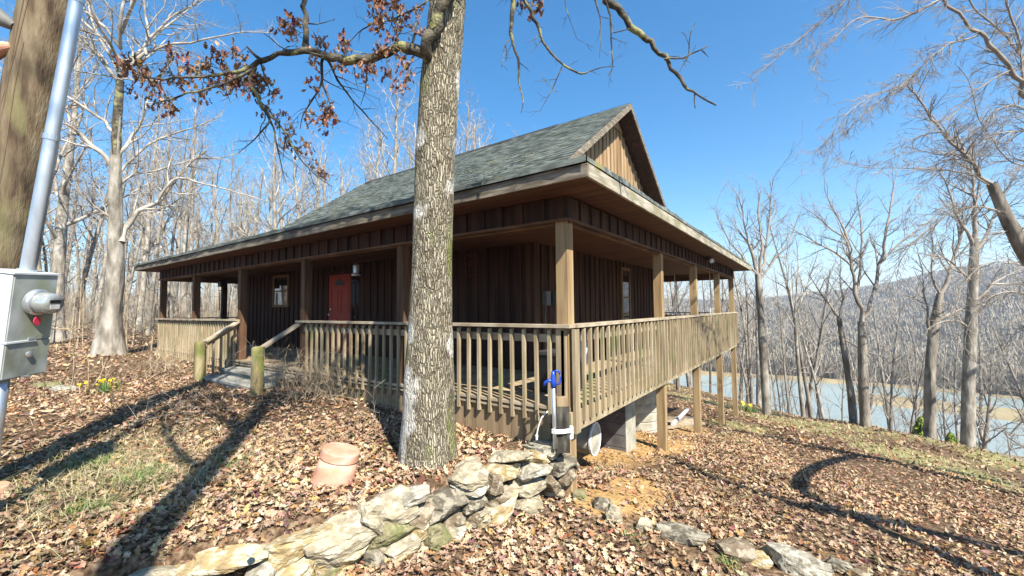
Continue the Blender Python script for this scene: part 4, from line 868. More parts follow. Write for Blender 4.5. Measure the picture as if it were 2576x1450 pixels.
Lo([(293, 340), (278, 323), (243, 295), (205, 268), (167, 243), (120, 215), (60, 190)], .07, .015, 10, 1.4, -.6)
Lo([(305, 610), (312, 580), (333, 554), (354, 527), (399, 503), (430, 470), (450, 430), (520, 380)], .13, .03, 11, 1.6, 1)
Lo([(399, 503), (430, 440), (470, 452), (520, 464), (580, 480), (642, 496), (700, 520)], .05, .012, 9, 1.3, 0)
Lo([(403, 205), (350, 200), (302, 198), (243, 187), (177, 177), (120, 170)], .028, .02, 8, 1.1)
Lo([(292, 400), (330, 350), (365, 290), (380, 230), (430, 160)], .07, .02, 9, 1.5, 1)
Lo([(293, 440), (330, 400), (390, 350), (470, 330), (560, 290)], .06, .015, 10, 1.4, 1)
Lo([(291, 480), (330, 440), (400, 430), (480, 400), (560, 400), (620, 380)], .05, .012, 10, 1.3, 1.5)
Lo([(291, 560), (250, 520), (210, 500), (160, 440)], .05, .012, 7, 1.2, -1)
for i in range(8): az = cr_.rand()*6.3; T2.branch(P(300, 205, 12) + [0, 0, cr_.rand()*1.5], (math.cos(az), math.sin(az), .9), 3.6, .05, 1, LP)
link('branch', T2.mesh('branch', M['twig_pale']), loak)
q, qr = resample([P(292, 392, 12), P(293, 330, 12), P(297, 271, 12), P(302, 203, 12)], [.118, .103, .101, .092], .1); V, F = lump(q, qr, 20, 9, .09); link('mossy_stem', mesh_np('mossy_stem', V, [F], M['bark_dark'], smooth=True), loak)

# drooping tree at the right edge, trunk just outside
T3 = Tree(51); DP = dict(max=4, nk=[0, 4, 7, 7, 6], ang=(20, 60), ratio=.58, minl=.07, minr=.0027, wob=.13, up=-.09)
rt = P(2760, 1100, 7.0); rtz = gz1(rt[0], rt[1])
dtree = empty('drooping_tree', (rt[0], rt[1], rtz), 'weeping bare tree arching in from the right edge with budded twigs', 'tree')
q, qr = resample([(rt[0], rt[1], rtz-.2), P(2740, 900, 7), P(2680, 760, 7), P(2576, 632, 7), P(2530, 545, 7), P(2495, 462, 7)], [.16, .14, .125, .11, .09, .07], .15)
V, F = lump(q, qr, 14, 4, .1, .3); link('trunk', mesh_np('trunk', V, [F], M['bark_grey'], smooth=True), dtree)
def Ld(xy, r0, r1, nk, Ls, d=7.0, dd=0, lv=3): return L_(xy, d, r0*.58, r1*.75, int(nk*2.3), Ls*.9, 6, dd, T3, DP, 2 if Ls > .5 else 3, .08)
Ld([(2495, 462), (2460, 427), (2426, 389), (2391, 361), (2346, 305), (2322, 257), (2283, 215)], .06, .02, 16, .8)
Ld([(2283, 215), (2240, 235), (2200, 262), (2160, 300), (2110, 350)], .014, .003, 9, .4)
Ld([(2680, 760), (2640, 400), (2576, 229), (2547, 174), (2495, 118), (2460, 83), (2415, 38), (2370, 0), (2340, -40)], .09, .03, 16, .8, 7.0)
Ld([(2460, 90), (2408, 104), (2374, 118), (2332, 153), (2304, 180), (2280, 208), (2217, 236), (2165, 257), (2120, 295), (2100, 323), (2079, 364), (2044, 389)], .03, .003, 26, .55)
Ld([(2280, 208), (2230, 245), (2180, 275), (2130, 330), (2095, 370), (2070, 420)], .012, .003, 12, .4)
Ld([(2240, -160), (2124, 0), (2096, 35), (2058, 62), (1992, 111), (1940, 160), (1905, 184), (1885, 215)], .02, .003, 26, .5, 6.0)
Ld([(2070, 60), (2060, 110), (2050, 180), (2062, 230), (2058, 262)], .006, .002, 8, .3, 6.0)
Ld([(2440, -60), (2367, 0), (2294, 38), (2238, 57), (2217, 45), (2169, 42), (2131, 62), (2100, 101), (2065, 128), (2040, 180)], .035, .003, 24, .5, 6.5)
Ld([(2460, 427), (2412, 368), (2374, 396), (2322, 378), (2273, 385), (2200, 420), (2120, 410)], .02, .003, 18, .5)
Ld([(2495, 470), (2450, 440), (2391, 430), (2322, 423), (2252, 423), (2159, 423), (2100, 399)], .026, .004, 18, .5)
Ld([(2547, 174), (2500, 200), (2450, 230), (2400, 290), (2350, 330), (2290, 350), (2240, 380)], .026, .003, 20, .5)
Ld([(2620, 330), (2540, 330), (2470, 350), (2420, 400), (2360, 430), (2300, 500), (2270, 560)], .026, .003, 20, .55)
Ld([(2530, 545), (2480, 520), (2420, 520), (2350, 560), (2290, 620), (2250, 680), (2230, 730)], .03, .004, 22, .6)
Ld([(2620, 690), (2560, 660), (2480, 660), (2430, 700), (2400, 760), (2390, 820)], .022, .003, 18, .5)
Ld([(2640, 600), (2560, 570), (2500, 590), (2450, 640), (2420, 690)], .03, .003, 18, .5)
Ld([(2700, 800), (2600, 740), (2520, 730), (2460, 770), (2430, 830), (2425, 900)], .03, .003, 20, .5)
Ld([(2700, 860), (2620, 820), (2560, 830), (2520, 880), (2510, 960)], .02, .003, 14, .45, 6.8)
Ld([(2576, 229), (2570, 120), (2540, 40), (2520, -60)], .03, .02, 14, .7)
Ld([(2640, 380), (2590, 300), (2560, 260), (2510, 270), (2470, 330)], .03, .01, 14, .6)
Ld([(2700, 300), (2576, 150), (2500, 60), (2440, 20), (2420, -60)], .04, .02, 16, .8, 8.0)
Ld([(2720, 500), (2600, 430), (2530, 400), (2460, 300), (2440, 200), (2400, 160)], .035, .008, 20, .7, 8.0)
link('branch', T3.mesh('branch', M['twig_grey']), dtree)
m = MB()
# traced trees on the crest
CPm = dict(max=4, nk=[0, 4, 8, 6, 4], ang=(22, 58), ratio=.48, minl=.12, minr=.0046, wob=.15, up=.05)
def crest(label, trunk, d, forks, seed, mt='bark_grey', mtw='twig_grey', name='crest_tree'):
    x0, y0, r0 = trunk[0]; b = P(x0, y0, d); g = gz1(b[0], b[1]); e = empty('bare_tree', (b[0], b[1], g), label, 'tree', 'big trees along the lawn edge')
    pts = [P(x, y, d) for x, y, r in trunk]; pts = [np.array([b[0], b[1], g-.4])] + pts[1:]
    q, qr = resample(pts, [r*.84 for *_, r in trunk], .25); V, F = lump(q, qr, 14, seed, .1, .25); link('trunk', mesh_np('trunk', V, [F], M[mt], smooth=True), e)
    T_ = Tree(seed)
    for xy, a, c, nk, Ls, dd in forks: L_(xy, d, a*.9, c*.8, int(nk*1.4), Ls, 6, dd, T_, CPm, 2, .2)
    link('branch', T_.mesh('branch', M[mtw]), e)
crest('dark slender crest tree left of the others, right of the last porch post', [(1930, 1050, .20), (1918, 870, .17), (1912, 760, .15), (1906, 690, .12)], 17.5,
      [([(1906, 690), (1895, 640), (1880, 600), (1872, 540), (1850, 480)], .10, .02, 10, 1.7, 0), ([(1908, 700), (1925, 640), (1935, 570), (1940, 500), (1945, 450)], .09, .02, 10, 1.7, .5), ([(1906, 720), (1950, 650), (1990, 600), (2010, 540)], .06, .015, 8, 1.4, 0),
       ([(1910, 700), (1880, 660), (1840, 620), (1810, 560), (1800, 520)], .06, .015, 9, 1.5, -.5), ([(1912, 690), (1912, 600), (1908, 520), (1915, 470)], .08, .015, 9, 1.6, 0), ([(1918, 800), (1890, 770), (1860, 740), (1830, 690)], .04, .012, 6, 1.1, 0)], 61)
crest('second crest tree, pale grey with a close upright crown of many stems', [(2023, 1052, .12), (2012, 960, .10), (2003, 860, .09), (2000, 800, .08)], 19,
      [([(2000, 800), (1985, 730), (1975, 660), (1985, 600)], .05, .01, 9, 1.2, 0), ([(2000, 800), (2005, 720), (2010, 640), (2000, 590)], .05, .01, 9, 1.2, 0), ([(2002, 790), (2030, 720), (2050, 660), (2062, 620)], .05, .01, 9, 1.2, 0), ([(2003, 830), (1970, 780), (1945, 740)], .035, .01, 6, 1, 0)], 62, 'bark_pale', 'twig_pale')
crest('leaning crest tree whose trunk tilts left, before the forked one', [(2150, 1072, .17), (2142, 1000, .15), (2130, 920, .13), (2118, 850, .11), (2110, 800, .09)], 16,
      [([(2110, 800), (2080, 760), (2050, 720), (2030, 680)], .06, .012, 8, 1.2, 0), ([(2112, 810), (2120, 760), (2110, 700), (2115, 640)], .06, .012, 8, 1.2, 0), ([(2118, 850), (2160, 880), (2210, 893), (2240, 900)], .03, .012, 5, .8, 0), ([(2116, 845), (2090, 838), (2060, 840)], .025, .01, 3, .5, 0)], 63)
crest('big forked crest tree with two wide limbs rising in a V', [(2178, 1082, .20), (2173, 1000, .18), (2170, 900, .165), (2168, 810, .15)], 15,
      [([(2168, 810), (2158, 760), (2150, 720), (2140, 660), (2132, 600), (2118, 560), (2090, 520), (2075, 480)], .10, .015, 14, 1.6, 0), ([(2172, 800), (2195, 740), (2212, 680), (2222, 640), (2232, 570), (2240, 520), (2250, 460), (2255, 430)], .10, .015, 14, 1.6, .5),
       ([(2218, 655), (2250, 620), (2290, 590), (2330, 560), (2380, 520)], .05, .012, 9, 1.3, .5), ([(2142, 670), (2110, 640), (2070, 620), (2040, 600), (2000, 585), (1970, 560)], .045, .01, 10, 1.2, 0), ([(2155, 740), (2165, 660), (2168, 590), (2160, 530), (2150, 470)], .06, .012, 10, 1.4, 0), ([(2132, 600), (2090, 580), (2050, 540), (2020, 520)], .04, .01, 8, 1.2, 0)], 64)
crest('crest tree with a pair of straight trunks crossing lower limbs', [(2338, 1102, .20), (2338, 1000, .18), (2342, 900, .165), (2350, 820, .15), (2365, 740, .12)], 14,
      [([(2365, 740), (2385, 680), (2410, 620), (2420, 560), (2430, 480)], .09, .015, 12, 1.5, 0), ([(2352, 810), (2390, 785), (2430, 775), (2470, 770), (2520, 750)], .06, .012, 9, 1.1, 0), ([(2346, 850), (2335, 790), (2320, 740), (2325, 690), (2310, 640)], .06, .012, 9, 1.3, 0), ([(2365, 740), (2340, 690), (2350, 620), (2340, 560)], .05, .012, 9, 1.3, 0)], 65)
crest('tallest crest tree on the right, straight with a mottled pale trunk', [(2432, 1128, .20), (2436, 1000, .185), (2440, 900, .17), (2444, 800, .16), (2448, 700, .14), (2452, 600, .115)], 13,
      [([(2452, 600), (2450, 520), (2445, 440), (2440, 350)], .09, .015, 14, 1.5, 0), ([(2445, 770), (2490, 720), (2540, 690), (2600, 660)], .06, .012, 9, 1.3, 0), ([(2450, 640), (2490, 570), (2520, 500), (2560, 430)], .07, .012, 12, 1.4, 0), ([(2450, 620), (2410, 550), (2390, 480), (2360, 420)], .07, .012, 12, 1.4, 0), ([(2442, 830), (2400, 800), (2360, 810), (2330, 830)], .04, .012, 7, .9, 0), ([(2447, 720), (2420, 680), (2380, 650), (2340, 640)], .05, .012, 9, 1.1, 0)], 66, 'bark_pale', 'twig_grey')
print('trees done')

# ------------------------------------------------------------------ stones
def smat(n, a, b, c, sp, seed):
    q = lambda v: tuple(k*.86 for k in v)
    return mat(n, q(a), 0.95, (q(b), q(c)), (7+seed, 7, 16), 0.65, (30, 30, 46), spots=q(sp), spot_scale=(13, 13+seed, 17), spot_lim=(.50, .58), dist=.03, detail=7)
SM = {'y': smat('sandstone_yellow', (.50, .38, .19), (.34, .25, .13), (.60, .49, .29), (.62, .56, .40), 0), 'l': smat('sandstone_pale', (.56, .49, .35), (.38, .32, .21), (.68, .61, .47), (.36, .31, .21), 1),
      'b': smat('sandstone_brown', (.25, .19, .125), (.15, .11, .07), (.36, .28, .19), (.42, .37, .27), 2), 'g': smat('lichen_stone', (.38, .345, .26), (.22, .19, .14), (.52, .48, .38), (.60, .57, .46), 3),
      'd': smat('dark_stone', (.19, .165, .12), (.10, .085, .06), (.30, .26, .19), (.40, .36, .27), 4), 'o': smat('olive_stone', (.29, .26, .14), (.17, .15, .08), (.42, .38, .23), (.22, .23, .09), 5)}
def stone_mesh(w, d, h, seed, mt, rough=.05):
    R_ = np.random.RandomState(seed); n = 9; g = np.linspace(-1, 1, n); V = []; F = []; o = 0
    for ax in range(3):
        for s in (-1, 1):
            a, b = np.meshgrid(g, g, indexing='ij'); p = np.zeros((n, n, 3)); p[..., ax] = s; p[..., (ax+1) % 3] = a; p[..., (ax+2) % 3] = b*s
            V.append(p.reshape(-1, 3)); i = np.arange(n*n).reshape(n, n) + o; F.append(np.stack([i[:-1, :-1], i[1:, :-1], i[1:, 1:], i[:-1, 1:]], -1).reshape(-1, 4)); o += n*n
    V = np.vstack(V); F = np.vstack(F)
    q = V/np.linalg.norm(V, axis=1)[:, None]; V = V*.88 + q*.22            # slightly rounded box
    for _ in range(11):
        nn = R_.normal(0, 1, 3); nn[1] *= .8; nn /= np.linalg.norm(nn); lim = R_.uniform(.78, 1.05); dd = V @ nn; V = V - np.maximum(dd-lim, 0)[:, None]*nn
    V = V*[1 , 1, 1]; x = seed*3.1
    nz = np.stack([fbm(V[:, 0]*1.7 + x, V[:, 1]*1.7, V[:, 2]*1.7 + k*9.) for k in range(3)], 1); V = V + nz*rough*4.4
    V[:, 2] += .05*fbm(V[:, 0]*.5+x, V[:, 1]*.5, V[:, 2]*7)*np.abs(V[:, 1])  # bedding
    V = V/np.abs(V).max(0)*np.array([w, d, h])/2
    return mesh_np('stone', V, [F], mt, smooth=False)
wdx = np.array([-400, 300, 450, 700, 1000, 1180, 1300, 1440, 1500]); wdd = np.array([2.3, 2.5, 2.6, 2.8, 3.27, 3.74, 4.1, 4.5, 4.6])
def c5(x, y): return (800 + x/2.421)/1.19255, (1130 + y/2.421)/1.19255, 1/2.421/1.19255
def c6(x, y): return (1500 + x/2.421)/1.19255, (1130 + y/2.421)/1.19255, 1/2.421/1.19255
def c3(x, y): return (2272 + x/2.421)/1.19255, (1130 + y/2.421)/1.19255, 1/2.421/1.19255
STN = [(c5, 190, 1275, 420, 215, 12, 'y', 'large yellow sandstone block near the left end of the wall top'), (c5, 530, 1112, 370, 130, 12, 'l', 'flat pale slab on top of the wall, above the long pale block'),
 (c5, 795, 1055, 200, 150, -25, 'l', 'small white tilted stone on the wall top between two pale slabs'), (c5, 925, 965, 290, 185, 14, 'l', 'large pale pointed stone on the highest left part of the wall'),
 (c5, 580, 1235, 410, 205, 12, 'l', 'long pale block under the flat slab of the wall'), (c5, 905, 1150, 290, 190, 20, 'o', 'olive tinted stone below the large pale pointed one'),
 (c5, 1105, 1035, 150, 165, 20, 'b', 'brown wedge stone left of the long dark slab'), (c5, 1290, 955, 320, 160, 3, 'd', 'long dark flat slab in the middle of the wall top'), (c5, 1515, 915, 155, 110, 0, 'd', 'small dark capstone right of the long dark slab'),
 (c5, 1075, 888, 220, 70, 4, 'g', 'thin grey stone half under leaves behind the wall top'), (c5, 1380, 1038, 155, 95, 12, 'b', 'small brown stone tucked under the long dark slab'), (c5, 1515, 1000, 140, 95, 20, 'b', 'reddish brown stone under the small dark capstone'),
 (c5, 1230, 1165, 170, 175, -10, 'o', 'dark mossy upright stone low in the middle of the wall'), (c5, 1095, 1108, 165, 90, 22, 'y', 'small yellowish wedge under the brown wedge stone'), (c5, 1010, 1240, 290, 160, 20, 'l', 'long slanting pale stone below the olive tinted one'),
 (c5, 840, 1262, 235, 95, 22, 'b', 'thin brown slab between two pale slanting stones'), (c5, 550, 1340, 340, 125, 12, 'y', 'low yellow brown slab below the long pale block'), (c5, 770, 1370, 155, 170, 15, 'd', 'dark upright filler stone at the foot of the wall'),
 (c5, 975, 1375, 300, 160, 10, 'y', 'broad low stone at the foot of the wall half in leaves'), (c5, 1350, 1130, 150, 120, 5, 'g', 'grey rounded stone at the wall foot right of the mossy one'), (c5, 1520, 1085, 140, 140, 35, 'y', 'tan tilted stone at the wall foot before the wall steps up'),
 (c5, 1515, 735, 225, 100, 4, 'l', 'white topped stone on the stepped upper tier of the wall'), (c5, 1525, 825, 225, 110, 4, 'g', 'grey stone right below the white topped one'), (c5, 1655, 785, 105, 165, -20, 'b', 'narrow upright brown stone beside the white topped one'),
 (c5, 1690, 885, 210, 120, 15, 'b', 'brown stone in the step of the wall above the long tan slab'), (c5, 1705, 960, 250, 140, 32, 'y', 'long tan slab slanting up to the right in the wall'), (c5, 1725, 722, 235, 120, -12, 'y', 'tan block in the second row from the top by the post'),
 (c5, 1810, 605, 175, 80, -6, 'l', 'pale flat stone lying on the very top beside the timber stump'), (c5, 1180, 1280, 110, 90, 15, 'g', 'small grey stone in leaves at the foot of the wall'), (c5, 200, 1405, 330, 120, 20, 'y', 'low yellow stone under the large yellow block'), (c5, 480, 1435, 320, 80, 3, 'o', 'bottom row stone cut by the lower edge of the picture'),
 (c5, -250, 1330, 430, 120, -2, 'y', 'long low yellow stone at the left with a patch of dark moss'), (c5, -30, 1420, 200, 190, 0, 'g', 'square grey stone left of the large yellow block'), (c5, -560, 1440, 340, 110, 0, 'y', 'leftmost visible stone, pale yellow, nearly buried in leaves'), (c5, -880, 1480, 300, 90, 0, 'l', 'stone at the far left end, buried in leaves'),
 (c6, 285, 603, 145, 90, 0, 'y', 'small orange tan stone under the grey top stone'), (c6, 400, 560, 215, 125, 14, 'g', 'grey white top stone next to the corner post'), (c6, 240, 692, 195, 125, 6, 'g', 'squared pale block in the second row under the orange tan stone'),
 (c6, 440, 655, 210, 115, 18, 'd', 'dark brown slab under the grey top stone by the post'), (c6, 215, 795, 235, 115, 5, 'l', 'pale block in the third row near the corner post'), (c6, 370, 775, 110, 120, 0, 'b', 'small red brown stone in the third row'), (c6, 478, 740, 130, 120, 14, 'b', 'brown stone touching the corner post in the third row'),
 (c6, 235, 930, 215, 130, -12, 'l', 'white grey stone standing at the foot of the wall'), (c6, 540, 655, 60, 100, 0, 'b', 'narrow end stone wedged against the corner post'), (c6, 425, 850, 130, 60, 15, 'l', 'thin pale stone at the foot of the wall near the post')]
for i, (fn, x, y, w_, h_, an, mk, lab) in enumerate(STN):
    X_, Y_, k = fn(x, y); d = float(np.interp(X_, wdx, wdd)) ; zf = gz1(*P(X_, Y_, d)[:2])
    d += .12*max(0, min(1, (1290 - Y_ + (1440-X_)*.42)/180.0))
    c = P(X_, Y_, d); j = np.searchsorted(wdx, X_); e = .5*w_*k
    a = P(X_-30, 1300, np.interp(X_-30, wdx, wdd)); b_ = P(X_+30, 1300, np.interp(X_+30, wdx, wdd)); yaw = math.atan2(b_[1]-a[1], b_[0]-a[0])
    vr = RC[:, 0]; cosv = abs(math.cos(yaw)*vr[0] + math.sin(yaw)*vr[1]); cosv = max(.55, cosv)
    s = d/F0*k*1.14; me = stone_mesh(w_*s/cosv*.98, .42 + .08*((i*37) % 5)/5, h_*s, 500+i, SM[mk])
    o = bpy.data.objects.new('wall_stone', me); COL.objects.link(o); back = np.array([-math.sin(yaw), math.cos(yaw), 0]); back *= np.sign(back.dot(-RC[:, 2]))
    o.location = c + back*.12; o.rotation_euler = (rad(((i*53) % 9 - 4)*2.0), -rad(an)*.8, yaw + rad(((i*29) % 7 - 3)*2.5)); tag(o, lab, 'stone', 'stones of the dry stone retaining wall')
LOOSE = [(c6, 580, 865, 100, 80, 'o', 'small mossy round stone just right of the corner post foot'), (c6, 745, 925, 140, 95, 'd', 'dark low stone first in the row right of the post'), (c6, 830, 1005, 125, 150, 'l', 'upright pale stone standing in leaves like a stump'), (c6, 1050, 1080, 120, 110, 'l', 'pale rounded stone second in the loose row'),
 (c6, 1185, 1120, 110, 80, 'g', 'small stone left of the long slate in the row'), (c6, 1340, 1150, 340, 90, 'd', 'long dark slate lying slanted in the loose row'), (c6, 1700, 1260, 290, 120, 'b', 'broad brown boulder sunk in leaves'), (c6, 1890, 1330, 150, 100, 'y', 'small tan stone right of the broad brown boulder'), (c3, 90, 1290, 180, 110, 'y', 'yellow flat stone near the bottom edge'),
 (c3, 290, 1350, 360, 180, 'g', 'largest grey brown boulder at the bottom edge'), (c3, 580, 1375, 210, 100, 'd', 'dark grey stone right of the largest boulder'), (c3, 740, 1430, 150, 60, 'b', 'last small stone of the row at the bottom edge'), (c5, -110, 980, 60, 60, 'l', 'white pebble lying in the leaves left')]
for i, (fn, x, y, w_, h_, mk, lab) in enumerate(LOOSE[:-1]):
    X_, Y_, k = fn(x, y); yy = Y_ + h_*k*.35
    r = RC @ (_cr(X_, yy)/F0); t = 3.0
    for _ in range(30):
        p = CAM + r*t; t += (p[2] - gz1(p[0], p[1]))*.6
    p = CAM + r*t; s = t/F0*k; me = stone_mesh(w_*s*1.05, w_*s*.7, h_*s*1.1, 700+i, SM[mk])
    o = bpy.data.objects.new('loose_stone', me); COL.objects.link(o); o.location = p + np.array([0, 0, h_*s*.28]) ; o.rotation_euler = (0, rad({5: -2}.get(i, 4)) , math.atan2(RC[1, 0], RC[0, 0]) + rad((i*31) % 30 - 15)); tag(o, lab, 'stone', 'loose stones sunk in the leaves')
def ground_hit(x, y, t=3.0):
    r = RC @ (_cr(x, y)/F0)
    for _ in range(60):
        p = CAM + r*t; t += (p[2] - gz1(p[0], p[1]))*.7
    p = CAM + r*t; p[2] = gz1(p[0], p[1]); return p, t
for x, y, w_, mk, lab in ((165, 985, .55, 'g', 'low flat grey slab beside the daffodil patch at the left'), (120, 975, .4, 'o', 'mossy flat stone behind the grey slab at the left')):
    p, t = ground_hit(x, y, 7); o = bpy.data.objects.new('flat_stone', stone_mesh(w_, .4, .12, 800+int(x), SM[mk])); COL.objects.link(o); o.location = p + np.array([0, 0, .04]); tag(o, lab, 'stone')
p, t = ground_hit(630, 1390, 3); o = bpy.data.objects.new('white_rock', stone_mesh(.07, .05, .05, 820, M['white'])); COL.objects.link(o); o.location = P(630, 1388, 2.72); o['label'] = 'small bright white rock in the leaves just behind the wall'; o['category'] = 'stone'

# ------------------------------------------------------------------ pole, conduit, meter
pa, pb = P(-5, 680, 3.5), P(127, 0, 3.5); pd_ = (pb-pa)/np.linalg.norm(pb-pa)
gp = pa + pd_*((-.6 - pa[2])/pd_[2])
q, qr = resample([gp, pa, pb, pb + pd_*4.5], [.190, .178, .171, .150], .1); V, F = lump(q, qr, 40, 2, .012)
pole = link('utility_pole', mesh_np('utility_pole', V, [F], M['pole'], smooth=True), origin=tuple(gp)); tag(pole, 'weathered leaning wooden utility pole at the left edge', 'pole')
m = MB()
for u0, u1, s0, s1 in ((.18, .62, .1, .95), (.44, .52, .0, 1.0), (.70, .66, .2, .8)):
    pts = []
    for t in np.linspace(s0, s1, 14):
        y = 680*(1-t); cx = -5 + 132*t; hw = 52; xx = cx - hw + 2*hw*(u0 + (u1-u0)*t) + 2.5*math.sin(t*9+u0*7)
        u = (xx-cx)/hw; pts.append(P(xx, y, 3.5) + RC[:, 2]*.1735*math.sqrt(max(0, 1-u*u)))
    m.tube(pts, [.005]*len(pts), 5)
o = m.build('drying_crack', M['vine'], None); o.parent = pole; o.matrix_parent_inverse = Matrix.Translation(-Vector(gp))
ca, cb = P(65, 700, 3.22), P(193, 0, 3.28); cdn = (cb-ca)/np.linalg.norm(cb-ca)
con = empty('conduit', tuple(ca), 'shiny galvanised steel conduit running up the right side of the utility pole', 'pipe')
m = MB(); m.tube([ca - cdn*.05, ca, cb, cb + cdn*4.2], .0428, 18); m.build('pipe', M['galv'], con, smooth=True)
for t in (-.0, .50, 1.0):
    c = ca + (cb-ca)*t; m = MB(); m.tube([c - cdn*.02, c + cdn*(.07 if t == 0 else .02)], (.054 if t == 0 else .049), 18); m.build('coupling', M['galv'], con)
m = MB(); c = ca + cdn*.02; m.bar(c + RC[:, 0]*.08 + RC[:, 2]*.03, c - RC[:, 0]*.16 + RC[:, 2]*.03, .03, .004, up=cdn); m.build('strap', M['galv'], con)
# cabinet: local axes leaning with the pole
up = np.array([.135, .045, 1.0]); up /= np.linalg.norm(up); ny = np.array([math.cos(rad(130)), math.sin(rad(130)), 0]); ny -= ny.dot(up)*up; ny /= np.linalg.norm(ny); nx = np.cross(ny, up)
RB = np.stack([nx, ny, up], 1); KS = 3.05/1.9; TLp = P(35, 690, 1.9*KS); Bw, Bh, Bd = .196*KS, .49*KS, .16*KS
ob = TLp - up*Bh
cab = empty('meter_cabinet', tuple(ob), 'grey steel electric meter cabinet streaked with green algae on the pole', 'meter box')
def LB(m, x0, x1, y0, y1, z0, z1):
    # the cabinet's small offsets are drawn at 1:KS
    V = np.array([(x, y, z) for z in (z0, z1) for y in (y0, y1) for x in (x0, x1)]) @ RB.T + ob
    return m.add(V, [(0, 2, 3, 1), (4, 5, 7, 6), (0, 1, 5, 4), (2, 6, 7, 3), (0, 4, 6, 2), (1, 3, 7, 5)])
def LK(m, x0, x1, y0, y1, z0, z1):
    return LB(m, *[v for v in (x0, x1, y0, y1, z0, z1)])
def KP(p): return [(a*KS, b*KS) for a, b in p]
m = MB(); LK(m, -Bd, -.002, 0.002, Bw, 0, Bh); m.build('case', M['cabinet'], cab)
m = MB(); LK(m, -Bd+.002, -.0, -.004, 0.0015, .001, Bh-.002); m.build('sunlit_side', M['cabinet_sunlit'], cab)  # thin bright skin: the sun on this side is in its colour
m = MB(); LK(m, -Bd-.01, .016, -.012, Bw+.008, Bh, Bh+.014); m.build('top_flange', M['cabinet_sunlit'], cab)
m = MB(); LK(m, .0, .010, .004, Bw-.004, .012, .273); LK(m, .0, .008, .004, Bw-.004, .287, Bh-.004); m.build('cover', M['cabinet'], cab)
m = MB(); LK(m, -.10, .020, -.008, Bw*.62, .2735, .2865); m.build('clamp_strip', M['cabinet_sunlit'], cab)
mc = ob + nx*.008*KS + ny*Bw*.52 + up*(Bh*.735)
m = MB(); m.lathe(mc, KP([(.062, 0), (.062, .016), (.058, .022), (.054, .024)]), 32, nx); m.build('meter_ring', M['galv'], cab, smooth=False)
m = MB(); m.lathe(mc, KP([(.052, .016), (.051, .045), (.049, .072), (.044, .084), (.02, .086), (.001, .086)]), 32, nx); mt_ = m.build('meter', M['glass_meter'], cab, smooth=True)
def onm(nm, a0, a1, b0, b1, off, mtl):
    m = MB(); c = mc + nx*off*KS; V = np.array([c + (ny*a + up*b)*KS + nx*o_ for o_ in (0, .003) for b in (b0, b1) for a in (a0, a1)])
    m.add(V, [(0, 2, 3, 1), (4, 5, 7, 6), (0, 1, 5, 4), (2, 6, 7, 3), (0, 4, 6, 2), (1, 3, 7, 5)]); me = m.mesh(nm, mtl); o = bpy.data.objects.new(nm, me); COL.objects.link(o); o.parent = mt_
onm('display', -.025, .025, .006, .02, .086, M['black']); onm('nameplate', -.022, .022, -.024, -.003, .086, M['white'])
m = MB(); LK(m, .012, .022, Bw*.44, Bw*.58, .288, .306); m.build('hasp', M['galv'], cab)
m = MB(); V_ = [ob + nx*.026*KS + ny*(Bw*.50 + .016*KS*math.cos(t)) + up*KS*(.272 + .022*math.sin(t)) for t in np.linspace(0, 2*math.pi, 13)[:-1]]; m.prism(V_, nx*.008); m.build('seal_tag', M['tag_red'], cab)
m = MB(); c = ob + nx*.010*KS + ny*Bw*.5 + up*.11*KS; m.lathe(c, KP([(.014, 0), (.014, .006), (.006, .008)]), 14, nx); LK(m, .010, .02, Bw*.42, Bw*.58, .0, .012); m.build('latch', M['galv'], cab)
c1 = ob + nx*(-.045)*KS + ny*.045*KS; m = MB(); m.tube([c1 + up*.01, c1 - up*.35, c1 - up*1.6], .052, 16); o = m.build('drain_pipe', M['galv'], con, smooth=True)
# floodlights on the pole at the top left
fc = P(62, 88, 3.4); fl_ = empty('pole_floodlight', tuple(fc), 'pair of old bell shaped lamps on a dark mount on the pole', 'lamp')
m = MB(); m.lathe(P(72, 92, 3.45), [(.07, -.02), (.07, .07), (.05, .09)], 14, -RC[:, 0]); m.build('mount', M['darkgrey'], fl_)
for (x, y, ex, ey) in ((22, 66, -10, 40), (15, 118, -20, 128)):
    a = P(46, 92, 3.35); b = P(x+12, y, 3.35); e = P(ex, ey, 3.33); m = MB(); m.tube([a, (a+b)/2 + [0, 0, .01], b], .016, 8); m.build('arm', M['greybox'], fl_)
    ax = (e-b)/np.linalg.norm(e-b); m = MB(); m.lathe(b, [(.03, -.01), (.045, .03), (.065, .12), (.085, .2)], 16, ax); m.build('lamp_head', M['terracotta'] if y > 100 else M['greybox'], fl_)

# ------------------------------------------------------------------ yard things
p, t = ground_hit(838, 1212, 3.8)
tc_ = empty('terracotta_pipe', tuple(p), 'upturned terracotta chimney pipe leaning on the leafy bank before the oak', 'clay pipe')
ax = (P(862, 1120, t+.02) - p); ax /= np.linalg.norm(ax); hh = np.linalg.norm(P(862, 1135, t+.02) - p)
m = MB(); m.lathe(p - ax*.05, [(.19, 0), (.186, .06), (.174, hh*.55), (.165, hh-.012)], 40, ax); m.build('body', M['terracotta'], tc_, smooth=True)
m = MB(); m.lathe(p - ax*.05, [(.170, hh-.014), (.173, hh-.008), (.168, hh+.055), (.158, hh+.066), (.10, hh+.068), (.001, hh+.068)], 40, ax); m.build('cap', M['terracotta'], tc_, smooth=False)
p, t = ground_hit(-5, 1245, 2.6)
pot = empty('clay_shard', tuple(p), 'broken piece of terracotta at the left edge in the leaves', 'clay pipe'); m = MB(); m.lathe(p, [(.07, 0), (.075, .05), (.06, .09), (.001, .092)], 20, (.3, 0, 1)); m.build('shard', M['terracotta'], pot)
